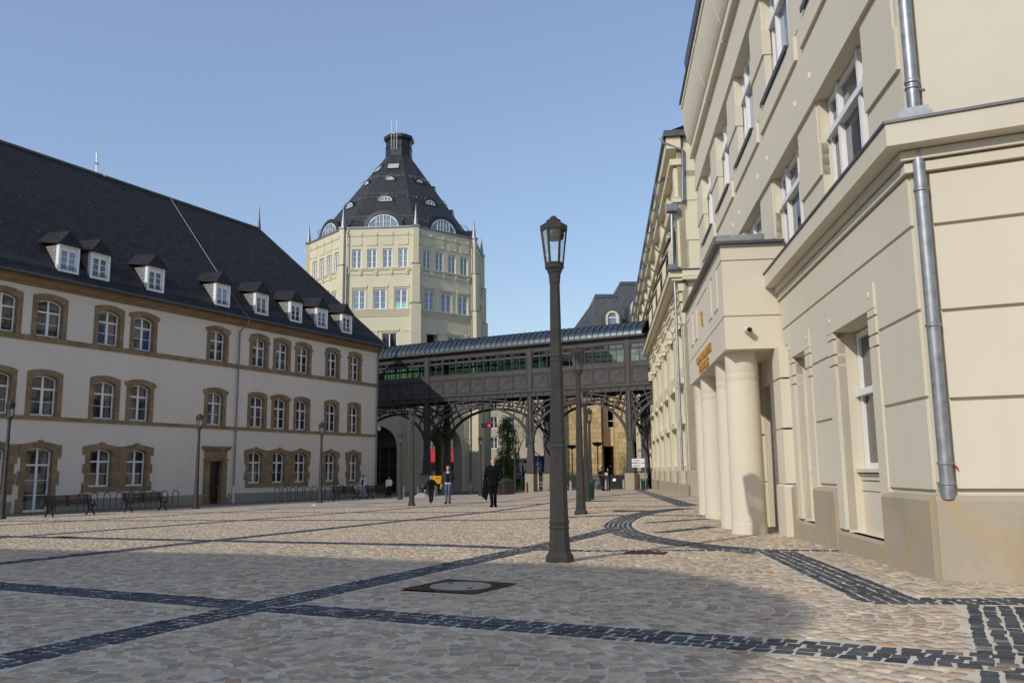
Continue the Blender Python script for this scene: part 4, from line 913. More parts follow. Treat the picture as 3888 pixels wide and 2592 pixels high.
# dark basalt bands: straight segments (p, q, width, rows)
n1 = Vector((.92, -.39)); d1 = Vector((.39, .92)); d2 = Vector((.885, -.466)); n2 = Vector((.466, .885))
BANDS = [((-4.6,1.6),(-3.06,5.22),.44),((-3.06,5.22),(.13,12.64),.44),((.13,12.64),(2.1,17.4),.44),((-8.35,10.9),(-2.33,7.45),.44),((-2.33,7.45),(2.9,4.5),.44),
         ((3.52,11.65),(3.0,6.95),.50),((2.75,7.0),(4.3,6.75),.36),((3.75,6.6),(2.0,3.1),.62),
         ((-14.5,20.7),(-1.1,13.85),.42),((-1.1,13.85),(.9,12.35),.36),((.9,12.3),(3.4,11.9),.24),((3.4,11.9),(5.0,11.3),.24),
         ((-9.6,5.4),(-7.16,12.05),.44),((-7.16,12.05),(-5.37,16.88),.44),((-5.37,16.88),(.34,31.6),.44),((.34,31.6),(7.5,50),.44),
         ((-13.2,13.4),(-5.09,32.24),.42),((-5.09,32.24),(2.5,50.5),.42),((-18.2,17.0),(-11.92,32.64),.42),((-11.92,32.64),(-3.5,52.5),.42),
         ((-19.5,29.6),(-3.76,23.84),.42),((-3.76,23.84),(2.6,21.0),.40),((2.6,21.0),(6.0,19.4),.3),((-19,37.0),(2,26.8),.42),((2,26.8),(5.2,25.2),.4),((-16,42.5),(7.2,31.2),.42),((-13.5,48.4),(8.0,37.5),.42),((-11,54.5),(8.5,45),.42),((-9,61),(9,52),.42),
         ((5.2,25.4),(10.5,75),.62),((2.6,15.8),(3.89,16.94),.32),((2.77,18.31),(4.37,19.2),.30)]
cx0, cy0, cr = 12.62, 16.55, 10.55
arc = []
for k in range(19):
    a = radians(180-29+71*k/18); arc.append((cx0+cr*cos(a), cy0-cr*sin(a)))
ARC = [(arc[k], arc[k+1], .60) for k in range(18)]; ARC2 = [] # ARC2 = [((cx0+(cr-.62)*cos(radians(180-22+44*k/12)), cy0-(cr-.62)*sin(radians(180-22+44*k/12))), (cx0+(cr-.62)*cos(radians(180-22+44*(k+1)/12)), cy0-(cr-.62)*sin(radians(180-22+44*(k+1)/12))), .26) for k in range(12)]
ALLB = BANDS+ARC+ARC2
def bdist(P):
    out = np.full(len(P), 9.)
    for p, q, w_ in ALLB:
        p = np.array(p, float); q = np.array(q, float); d = q-p; L = np.hypot(*d); d = d/L; r = P-p; t = r@d
        dd = np.abs(r@np.array([-d[1], d[0]]))-w_/2; dd = np.where((t < 0) | (t > L), 9., dd); out = np.minimum(out, dd)
    return out
def near_mask(P):                                          # where single stones can be made out
    Y = P[:,1]; X = P[:,0]
    return (Y > 2.6) & (Y < 35.0) & (X > -.66*Y-1.2) & (X < np.minimum(.66*Y+1.2, 4.02+.109*(Y-8.2)+.45))
# paving sheet on a half-metre grid: joint mortar under the modelled stones, fine procedural setts further off
t = NT('sandstone_setts'); co = t.coord()
vo = t.n('ShaderNodeTexVoronoi', feature='F1'); vo.inputs['Scale'].default_value = 8.5; vo.inputs['Randomness'].default_value = .75; t.l(co, vo.inputs['Vector'])
ve = t.n('ShaderNodeTexVoronoi', feature='DISTANCE_TO_EDGE'); ve.inputs['Scale'].default_value = 8.5; ve.inputs['Randomness'].default_value = .75; t.l(co, ve.inputs['Vector'])
sp = t.n('ShaderNodeSeparateColor'); t.l(vo.outputs['Color'], sp.inputs[0])
base = t.ramp(sp.outputs[0], [(0, (.31,.235,.175)), (.35, (.43,.335,.25)), (.7, (.50,.395,.295)), (.9, (.43,.30,.21)), (1, (.34,.19,.115))])
base = t.mix(base, t.ramp(t.noise(co, .45, 6, .65), [(.3, (.86,)*3), (.7, (1.12,)*3)]), 1.0, 'MULTIPLY')
base = t.mix(base, t.ramp(t.noise(co, 3.2, 3, .7), [(.3, (.72,)*3), (.7, (1.25,)*3)]), 1.0, 'MULTIPLY')
jt = t.ramp(ve.outputs['Distance'], [(.02, (.50,.43,.34)), (.10, (0,0,0))]); jf = t.ramp(ve.outputs['Distance'], [(.04, (1,1,1)), (.09, (0,0,0))])
t.col(t.mix(base, (.58,.49,.375), jf)); t.bump(ve.outputs['Distance'], .5, .02); SETT = t.set(.85, 0, .25)
MORT = m_plain('joint_mortar', (.59,.52,.41), .95, 0, .14, 2.2, .2, .5, 150)
gx = np.arange(-34, 15.01, .5); gy = np.arange(1.0, 70.01, .5)
vv = [(x, y, gz(x, y)) for y in gy for x in gx]; nx = len(gx); ff = []; mm = []
cen = np.array([(gx[i]+.25, gy[j]+.25) for j in range(len(gy)-1) for i in range(nx-1)]); nm = near_mask(cen)
for j in range(len(gy)-1):
    for i in range(nx-1): ff.append((j*nx+i, j*nx+i+1, (j+1)*nx+i+1, (j+1)*nx+i)); mm.append(1 if nm[j*(nx-1)+i] else 0)
pv = MB(); pv.v = vv; pv.f = ff; pv.m = mm; pv.build('cobblestone_paving', [SETT, MORT], None, recalc=False, kind='structure')
OKG = nm.reshape(len(gy)-1, nx-1)
def incell(P):
    ix = np.floor((P[:,0]+34)/.5).astype(int); iy = np.floor((P[:,1]-1)/.5).astype(int); ok = (ix >= 0) & (ix < nx-1) & (iy >= 0) & (iy < len(gy)-1)
    return ok & OKG[np.clip(iy, 0, len(gy)-2), np.clip(ix, 0, nx-2)]
def stones(name, C, A, Bv, tone, mat, h=.0045):
    """C centres, A/Bv half-axes (n,2); every stone is a slightly irregular block with sloping sides"""
    n = len(C); jit = lambda s: rng.normal(0, s, (n, 2))
    top = []; bot = []
    for sa, sb in ((-1,-1),(1,-1),(1,1),(-1,1)):
        p = C+A*sa+Bv*sb+jit(.005); bot.append(p+ (A*sa+Bv*sb)*.06); top.append(p-(A*sa+Bv*sb)*.07)
    hh = h+rng.normal(0, .0012, n); tl = rng.normal(0, .0011, (4, n))
    V = np.empty((n, 8, 3))
    for k in range(4):
        V[:,k,:2] = bot[k]; V[:,k,2] = gz(bot[k][:,0], bot[k][:,1])-.004
        V[:,4+k,:2] = top[k]; V[:,4+k,2] = gz(top[k][:,0], top[k][:,1])+hh+tl[k]
    F = np.array([(4,5,6,7),(0,1,5,4),(1,2,6,5),(2,3,7,6),(3,0,4,7)]); FF = (np.arange(n)[:,None,None]*8+F[None]).reshape(-1, 4)
    me = bpy.data.meshes.new(name); me.vertices.add(n*8); me.vertices.foreach_set('co', V.ravel().astype(np.float32))
    me.loops.add(len(FF)*4); me.loops.foreach_set('vertex_index', FF.ravel().astype(np.int32)); me.polygons.add(len(FF))
    me.polygons.foreach_set('loop_start', np.arange(0, len(FF)*4, 4, dtype=np.int32)); me.polygons.foreach_set('loop_total', np.full(len(FF), 4, np.int32)); me.update(calc_edges=True)
    ca = me.color_attributes.new('tone', 'FLOAT_COLOR', 'FACE' if False else 'CORNER'); colr = np.repeat(np.c_[tone, np.ones(n)], 20, axis=0); ca.data.foreach_set('color', colr.ravel().astype(np.float32))
    me.materials.append(mat); o = bpy.data.objects.new(name, me); COL.objects.link(o); o['kind'] = 'structure'; return o
# sandstone setts laid in segmental arches
lane, pitch, st = 1.28, .103, .104
a_ = np.arange(-16, 20); C = []; A = []; Bb = []
dv, nv = np.array([.862, -.507]), np.array([.507, .862])     # lanes run along dv, arches bulge along it
uu = (np.arange(12)+.5)/12-.5
for li in range(-10, 24):
    rows = np.arange(-350, 90); b0 = rows*pitch+rng.normal(0, .004, len(rows)); off = rng.uniform(0, pitch)
    for r, b in zip(rows, b0):
        u = uu+rng.normal(0, .008, 12)+rng.uniform(-.03, .03); u = u[np.abs(u) < .5]
        sag = .30; al = b+off+sag*(1-(2*u)**2); tang = np.stack([np.ones_like(u)*lane, -8*sag*u], 1); tang /= np.linalg.norm(tang, axis=1)[:,None]
        P = (li+u)[:,None]*lane*nv+al[:,None]*dv+np.array([0, 9.0])
        tv_ = tang[:,:1]*nv+tang[:,1:]*dv; pv_ = np.stack([-tv_[:,1], tv_[:,0]], 1)
        C.append(P); A.append(tv_*(.5*lane/12*rng.uniform(.74, .875, len(u)))[:,None]); Bb.append(pv_*(.5*pitch*rng.uniform(.70, .85, len(u)))[:,None])
C = np.vstack(C); A = np.vstack(A); Bb = np.vstack(Bb)
k = incell(C); C, A, Bb = C[k], A[k], Bb[k]
k = bdist(C) > .035
mh = Vector((-.52, 8.38)); k &= (np.abs((C-np.array(mh))@np.array([.87,-.49])) > .42) | (np.abs((C-np.array(mh))@np.array([.49,.87])) > .42)
k &= ~((np.abs(C[:,0]-1.78) < .30) & (np.abs(C[:,1]-11.72) < .2)); k &= ~((np.abs(C[:,0]-5.0) < .25) & (np.abs(C[:,1]-7.55) < .12))
C, A, Bb = C[k], A[k], Bb[k]; n = len(C)
pal = np.array([1.48, 1.38, 1.20])*np.array([(.30,.255,.205),(.355,.295,.235),(.40,.34,.265),(.25,.22,.185),(.32,.25,.195),(.30,.19,.13),(.44,.38,.30)]); pw = np.array([.23,.26,.19,.14,.11,.02,.05])
tone = pal[rng.choice(7, n, p=pw)]*rng.uniform(.85, 1.12, (n, 1))
stones('sandstone_setts', C, A, Bb, tone, m_attr('sandstone_sett', .82, .4))
# basalt setts of the bands
C = []; A = []; Bb = []
for p, q, w_ in BANDS:
    p = np.array(p, float); q = np.array(q, float); d = q-p; L = np.hypot(*d); d /= L; nrm = np.array([-d[1], d[0]]); rows = max(2, round(w_/.098)); rw = w_/rows
    for r in range(rows):
        s = rng.uniform(0, .1)
        while s < L:
            ln = rng.uniform(.092, .145); c = p+d*(s+ln/2)+nrm*((r+.5)*rw-w_/2)+rng.normal(0, .004, 2)
            C.append(c); A.append(d*(ln/2-.0115)); Bb.append(nrm*(rw/2-.0115)); s += ln
for rad, w_, a0, a1 in ((cr, .60, 151, 222),):
    rows = round(w_/.1)
    for r in range(rows):
        rr = rad+(r+.5)*w_/rows-w_/2; a = radians(a0)
        while a < radians(a1):
            ln = rng.uniform(.09, .14); am = a+ln/2/rr; c = np.array([cx0+rr*cos(am), cy0-rr*sin(am)]); tg = np.array([sin(am), cos(am)]); C.append(c); A.append(tg*(ln/2-.0115)); Bb.append(np.array([-tg[1], tg[0]])*(w_/rows/2-.0115)); a += ln/rr
C = np.array(C); A = np.array(A); Bb = np.array(Bb); k = incell(C); C, A, Bb = C[k], A[k], Bb[k]
# where two bands cross keep one set only
key = {}; keep = np.ones(len(C), bool)
for i, c in enumerate(C):
    g_ = (int(c[0]/.085), int(c[1]/.085)); ok = True
    for dx in (-1, 0, 1):
        for dy in (-1, 0, 1):
            for j in key.get((g_[0]+dx, g_[1]+dy), ()):
                if hypot(*(C[j]-c)) < .072: ok = False
    if ok: key.setdefault(g_, []).append(i)
    else: keep[i] = False
C, A, Bb = C[keep], A[keep], Bb[keep]; n = len(C)
tone = np.array([(.055,.058,.064)])*rng.uniform(.65, 1.6, (n, 1)); x_ = rng.random(n) < .02; tone[x_] = (.22,.18,.14)
stones('basalt_setts', C, A, Bb, tone, m_attr('basalt_sett', .65, .5), .0055)
# the same bands beyond the modelled stones, as thin sheets
BFAR = m_blocks('basalt_band', (.045,.048,.054), .115, .10, .011, (.33,.29,.235), .3, .4, .7)
fb = MB()
for p, q, w_ in BANDS+ARC+ARC2:
    p = Vector(p); q = Vector(q); L = (q-p).length; d = (q-p)/L; nr = Vector((-d.y, d.x)); m = max(1, int(L/.5))
    for i in range(m):
        a, b = p+d*(L*i/m), p+d*(L*(i+1)/m); c = (a+b)/2
        if incell(np.array([[c.x, c.y]]))[0]: continue
        fb.add([(v.x, v.y, gz(v.x, v.y)+.004) for v in (a+nr*w_/2, a-nr*w_/2, b-nr*w_/2, b+nr*w_/2)], [(0,1,2,3)])
fbo = fb.build('basalt_bands', BFAR, None, recalc=False, kind='structure')
# pavement darkened to stand in for the building's shade, and the pale concrete pad
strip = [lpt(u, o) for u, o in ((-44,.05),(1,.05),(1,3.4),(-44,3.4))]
sheet('pavement', [(p.x, p.y) for p in strip], .008, m_blocks('shade_toned_pavement', (.16,.145,.125), .4, .3, .012, (.10,.095,.085), .15, .3))
pc = Vector(gpm(1180, 1923)); sheet('concrete_pad', [(pc.x+2.6*cos(2*pi*k/24)*d2.x+1.9*sin(2*pi*k/24)*n2.x*1.5, pc.y+2.6*cos(2*pi*k/24)*d2.y+1.9*sin(2*pi*k/24)*n2.y*1.5) for k in range(24)], .008, M['manh'])
# covers and drains
def cover():
    E = empty('manhole_cover', (mh.x, mh.y, gz(*mh)), radians(-29.5), 'square iron frame with a round concrete manhole cover in the shaded setts', 'manhole')
    def tilt(o): o.rotation_euler = (-.0108, -.0083, 0); return o
    f = MB(); ring = [(.31*cos(2*pi*k/32), .31*sin(2*pi*k/32)) for k in range(32)]
    tr = tessellate_polygon([[Vector((x, y, 0)) for x, y in ((-.41,-.41),(.41,-.41),(.41,.41),(-.41,.41))], [Vector((x, y, 0)) for x, y in ring]])
    pts = [(-.41,-.41),(.41,-.41),(.41,.41),(-.41,.41)]+ring; f.add([(x, y, .014) for x, y in pts], tr); f.box(-.41, .41, -.41, .41, -.02, .002)
    for k in range(40): a = 2*pi*k/40; f.box(.36*cos(a)-.008, .36*cos(a)+.008, .36*sin(a)-.008, .36*sin(a)+.008, .01, .019)
    f.build('frame', M['iron'], E)
    l = MB(); l.lathe([(.298, -.01), (.298, .016), (.29, .018)], 32); l.build('lid', M['manh'], E)
    h = MB()
    for a in (2.6, 5.7): h.lathe([(.03, .015), (.03, .0205)], 10, (.22*cos(a), .22*sin(a), 0))
    h.build('lifting_hole', M['dark'], E)
cover()
def drain(name, x, y, wx, wy, rz, label, mat):
    E = empty(name, (x, y, gz(x, y)), rz, label, 'drain'); b = MB(); b.box(-wx/2, wx/2, -wy/2, wy/2, -.01, .012); b.build('tray', mat, E)
    s = MB()
    for k in range(7): xx = -wx/2+.03+(wx-.06)*k/6; s.box(xx-.006, xx+.006, -wy/2+.02, wy/2-.02, .010, .018)
    s.build('bars', M['iron'], E)
drain('drain_grate', 1.78, 11.72, .55, .34, -.35, 'rusty brown drain grate set in a dark band near the front lamp post', M['iron'])
drain('drain_grate', 5.0, 7.56, .42, .17, -.44, 'small dark drain plate at the foot of the stone plinth corner', M['conc'])
p = Vector(gpm(245, 2040)); drain('drain_grate', p.x, p.y, .5, .3, -.5, 'rusty drain grate in a dark paving band far left', M['iron'])
p = gp(2400, 1963); drain('drain_grate', p.x, p.y, .9, .5, -.4, 'drain grate in the paving right of the second lamp post', M['iron'])
p = gp(2285, 1919); drain('drain_grate', p.x, p.y, .9, .6, -.4, 'drain grate in the paving before the near litter bin', M['iron'])
# ================================================================ ROUNDED BUILDING BEHIND THE CAMERA (throws the foreground shade)
def shade_house():
    H = 12.0; cot = 1/tan(SUN_EL); pts = []
    for x, y in ((-8.64,14.52),(-4.44,12.69),(-1.19,10.75),(.36,10.19),(1.51,9.23),(1.92,8.05),(2.13,6.76),(2.03,6.04),(1.68,5.42),(1.35,4.81),(1.12,4.42),(.7,3.7)):
        k = (H-gz(x, y))*cot; pts.append((x+SUN_TO.x*k, y+SUN_TO.y*k))
    pts = [(pts[0][0]-16, pts[0][1]+7.2)]+pts+[(-15, -16), (-34, -9)]
    E = empty('rounded_building', (pts[4][0], pts[4][1], 0), 0, 'tall plastered building with a rounded corner behind the viewer', 'building')
    ox, oy = pts[4]; q = [(x-ox, y-oy) for x, y in pts]
    MB().loft([[(x, y, -1) for x, y in q], [(x, y, H) for x, y in q]]).build('wall', M['plaster'], E)
    MB().loft([[(x*1.0, y*1.0, H) for x, y in q], [(x*.97-.3, y*.97-.3, H+.5) for x, y in q]]).build('roof', M['slate'], E)
shade_house()
# ================================================================ STREET LAMPS
def make_lamp(label, group):
    E = empty('street_lamp', (0, 0, 0), 0, label, 'lamp', group); ph = radians(-122); X = lambda prof: MB().lathe(prof, 6, (0, 0, 0), ph)
    X([(.180,-.06),(.178,.0),(.170,.08),(.166,.085),(.135,.125),(.133,.13),(.118,.40)]).build('base', M['lamp'], E)
    X([(.118,.40),(.126,.405),(.127,.42),(.118,.435),(.118,.465),(.124,.47),(.125,.50),(.115,.515),(.097,1.40),(.105,1.405),(.105,1.425),(.098,1.44),(.098,1.47),(.103,1.475),(.103,1.49),(.094,1.50),(.078,2.50),(.083,2.505),(.083,2.52),(.078,2.53),(.078,2.56),(.082,2.565),(.082,2.58),(.076,2.59),(.064,3.52)]).build('post', M['lamp'], E)
    X([(.064,3.52),(.069,3.525),(.069,3.555),(.072,3.558),(.072,3.59),(.075,3.593),(.075,3.625),(.079,3.628),(.079,3.65),(.095,3.675),(.098,3.70),(.118,3.715),(.124,3.73),(.124,3.76),(.116,3.775),(.10,3.78)]).build('capital', M['lamp'], E)
    f = MB()
    for k in range(6):
        a = ph+2*pi*k/6; f.bar((.112*cos(a), .112*sin(a), 3.77), (.166*cos(a), .166*sin(a), 4.25), .022, .022, (cos(a), sin(a), 0))
        b = ph+2*pi*(k+1)/6; f.bar((.114*cos(a), .114*sin(a), 3.785), (.114*cos(b), .114*sin(b), 3.785), .018, .024)
    f.build('lantern_frame', M['lamp'], E)
    for k in range(6):
        a, b = ph+2*pi*k/6, ph+2*pi*(k+1)/6; q = lambda r, t, z: (r*cos(t), r*sin(t), z)
        MB().add([q(.108, a, 3.79), q(.108, b, 3.79), q(.161, b, 4.24), q(.161, a, 4.24)], [(0,1,2,3)]).build('lantern_pane', M['clear'], E)
    X([(.174,4.225),(.178,4.235),(.180,4.30),(.175,4.305),(.098,4.35),(.094,4.352),(.094,4.375),(.088,4.38),(.048,4.395),(.045,4.397),(.045,4.418),(.012,4.435),(.002,4.44)]).build('lantern_roof', M['lamp'], E)
    MB().lathe([(.13,4.225),(.135,4.18),(.125,4.12),(.06,4.10)], 20).build('lamp_drum', M['black'], E, True)
    return E
LG = 'street lamps round the square'
lamp0 = make_lamp('tallest nearest street lamp, dark bronze hexagonal post in the middle of the paving', LG)
def lamp_at(x, y, label, s=1.0, first=[True]):
    o = lamp0 if first[0] else copy_tree(lamp0); first[0] = False
    o.location = (x, y, gz(x, y)); o['label'] = label; o.rotation_euler = (0, 0, radians(0)); o.scale = (s, s, s); return o
def lamp_px(bx, by, tx, ty, label):                        # base and tip as seen, standing on the ground
    p = gpm(bx, by); h = aty(tx, ty, p[1]).z-p[2]; return lamp_at(p[0], p[1], label, h/4.44)
lamp_at(.564, 10.73, 'tallest nearest street lamp, dark bronze hexagonal post in the middle of the paving')
a = aty(2206, 1950, 22.4); lamp_at(a.x, 22.4, 'second lamp of the right-hand row, standing just left of the green litter bin')
a = aty(2224, 1700, 33); lamp_at(a.x, 33, 'lamp half hidden right behind the second lamp of the right-hand row')
a = aty(2239, 1700, 43); lamp_at(a.x, 43, 'rearmost lamp of the right-hand row, behind two overlapping posts')
lamp_px(1563, 1919, 1560, 1547, 'lamp standing just left of the child and man walking hand in hand')
lamp_px(742.5, 1931, 747, 1568, 'lamp in front of the plaster building just left of the dark stone doorway')
lamp_px(1215, 1908, 1215, 1600, 'lamp before the plaster building between the three-window group and the bench')
lamp_px(6, 1970, 26, 1515, 'lamp cut by the left edge of the view')
a = aty(1520, 1750, 57); lamp_at(a.x, 57, 'smaller far lamp before the shaded arch, left of the hand-in-hand pair')
a = aty(1824, 1750, 64); lamp_at(a.x, 64, 'far lamp behind the bald man, before the tower corner')
a = aty(1955, 1750, 74); lamp_at(a.x, 74, 'far dark lamp beside the ivy-clad tree and granite planter')
# ================================================================ BENCHES AND CYCLE HOOPS
def make_bench():
    E = empty('park_bench', (0, 0, 0), 0, 'bench', 'bench', 'benches along the plaster building'); L = .95
    s = MB()
    for k in range(5): s.box(-L, L, -.20+.088*k, -.20+.088*k+.066, .43+.006*abs(k-2), .462+.006*abs(k-2))
    s.build('seat', M['benchw'], E)
    b = MB()
    for k in range(5): z = .50+.082*k; y = -.225-.03*k; b.box(-L, L, y-.016, y+.016, z, z+.066)
    b.build('backrest', M['benchw'], E)
    for x in (-.82, .82):
        l = MB(); w = .026
        P = lambda pts, ww=.045: [l.bar((x, p[0], p[1]), (x, q[0], q[1]), .05, ww, (0, 1, .2)) for p, q in zip(pts[:-1], pts[1:])]
        P([(.27,-.03),(.20,.10),(.10,.22),(.08,.30),(.15,.42)]); P([(-.33,-.03),(-.26,.10),(-.16,.22),(-.16,.30),(-.20,.42),(-.25,.55),(-.37,.92)]); P([(-.2,.42),(.24,.42)]); P([(-.16,.24),(.10,.24)], .03)
        P([(-.27,.62),(.0,.645),(.22,.62),(.24,.43)], .035)
        l.build('leg', M['black'], E)
    MB().box(-.012, .012, -.36, -.2, .42, .9).build('centre_bar', M['black'], E)
    return E
b0 = make_bench()
for k, (pa, pb, lb) in enumerate((((199, 1962), (354, 1954), 'dark slatted bench nearest on the left, before the white glazed door'), ((498, 1944), (628, 1938), 'dark slatted bench before the paired ground-floor windows of the plaster building'),
        ((1289, 1901), (1362, 1898), 'dark slatted bench in front of the single ground-floor window at the far end'), ((1413, 1894), (1482, 1890), 'farthest dark bench, with two people in white jackets right behind it'))):
    o = b0 if k == 0 else copy_tree(b0); A_, B_ = Vector(gpm(*pa)), Vector(gpm(*pb)); c = (A_+B_)/2-LN*.2; u = (c-LP).dot(LU); out = (c-LP).dot(LN); s_ = min(1.3, max(.9, abs(lu(*pa, out)-lu(*pb, out))/1.64))
    o.location = (c.x, c.y, gz(c.x, c.y)); o.rotation_euler = (0, 0, atan2(LU.y, LU.x)+pi); o.scale = (s_, 1.05, 1.08); o['label'] = lb
M['hoop'] = m_plain('dull_hoop_steel', (.12,.125,.13), .5, .2, .15, 5)
def make_hoop():
    E = empty('cycle_hoop', (0, 0, 0), 0, 'hoop', 'cycle stand', 'cycle hoops by the plaster building'); w = .20
    pts = [(0, -w, -.05), (0, -w, .76)]+[(0, -w*cos(pi*k/10), .76+w*sin(pi*k/10)) for k in range(1, 10)]+[(0, w, .76), (0, w, -.05)]
    MB().tube(pts, .03, 8).build('tube', M['hoop'], E, True)
    f = MB()
    for y in (-w, w): f.lathe([(.05, -.01), (.05, .012)], 10, (0, y, 0))
    f.build('foot_plate', M['galv'], E); return E
h0 = make_hoop(); first = True; ORD = 'leftmost second third fourth fifth sixth seventh eighth ninth tenth eleventh twelfth thirteenth fourteenth'.split()
for side_, xs in (('left', [x*.34014 for x in (900, 1045, 1188, 1322, 1457, 1583, 1712, 1832, 1952)]), ('right', [750+x*.34014 for x in (887, 973, 1061, 1142, 1222, 1303, 1385, 1453, 1533, 1608, 1678, 1749, 1818, 1884)])):
    for i, px in enumerate(xs):
        o = h0 if first else copy_tree(h0); first = False; out = 1.2; u = lu(px, 1930 if px < 800 else 1900, out); o.location = lpt(u, out); o.rotation_euler = (0, 0, atan2(LU.y, LU.x)+.25)
        o['label'] = ('leftmost' if i == 0 else ORD[i]+' from the left')+(' steel hoop before the paired windows, left of the doorway' if side_ == 'left' else ' steel hoop between the stone doorway and the building corner')
        o['group'] = 'cycle hoops %s of the doorway' % side_
# ================================================================ BINS, BOLLARDS, BOXES
def make_bin():
    E = empty('litter_bin', (0, 0, 0), 0, 'bin', 'litter bin', 'green litter bins'); h = .84
    b = MB(); n = 22
    for k in range(n):
        a = 2*pi*k/n; q = lambda r, z: (r*cos(a), r*sin(a), z)
        for p, r in zip([(.205, .06), (.235, .62), (.245, .70), (.31, .84)][:-1], [(.205, .06), (.235, .62), (.245, .70), (.31, .84)][1:]): b.bar(q(*p), q(*r), .04, .012, (cos(a), sin(a), 0))
    b.build('slats', M['green'], E)
    r = MB()
    for z, rr in ((.04, .21), (.64, .24)): r.lathe([(rr-.02, z-.03), (rr+.012, z-.03), (rr+.012, z+.03), (rr-.02, z+.03)], 24)
    r.lathe([(.17, -.03), (.2, -.03), (.2, .03), (.17, .03)], 20); r.build('rings', M['green'], E, True)
    MB().lathe([(.18, .03), (.205, .66)], 20).build('liner', M['black'], E, True); return E
bn = make_bin(); p = aty(2237, 1895, 36.0); bn.location = (p.x, 36.0, gz(p.x, 36)); bn['label'] = 'dark green slatted litter bin beside the second lamp post'
b2 = copy_tree(bn); p = aty(2446.5, 1850, 62); b2.location = (p.x, 62, gz(p.x, 62)); b2['label'] = 'far green slatted litter bin in front of the right footbridge pedestal'
def make_bollard():
    E = empty('bollard', (0, 0, 0), 0, 'bollard', 'bollard', 'brushed steel bollards'); MB().lathe([(.085, -.05), (.085, .76), (.07, .775), (.02, .78)], 16).build('post', M['inox'], E, True)
    MB().lathe([(.088, .66), (.0885, .69), (.088, .72)], 16).build('band', M['galv'], E, True); return E
bo0 = make_bollard(); first = True
for px, Y, lb in ((2166.5, 66, 'steel bollard left of the metal barrier and second lamp'), (2301, 64, 'steel bollard before the dark-dressed couple reading a paper'), (2368, 65, 'steel bollard just left of the right footbridge pedestal'),
        (1533, 68, 'steel bollard beside the far lamp before the glazed arch'), (1586, 68, 'steel bollard right of the lamp next to the fire hydrant'), (1649, 68, 'steel bollard under the yellow letter box'), (1791.5, 70, 'brown bollard with a red band near the tower corner'), (2002, 72, 'brown bollard beside the left of the twin pedestals')):
    o = bo0 if first else copy_tree(bo0); first = False; p = aty(px, 1850, Y); o.location = (p.x, Y, gz(p.x, Y)); o['label'] = lb
    if 'red band' in lb or 'brown bollard beside' in lb:
        for c in o.children: c.data = c.data.copy(); c.data.materials[0] = M['red'] if c.name.startswith('band') else M['iron']
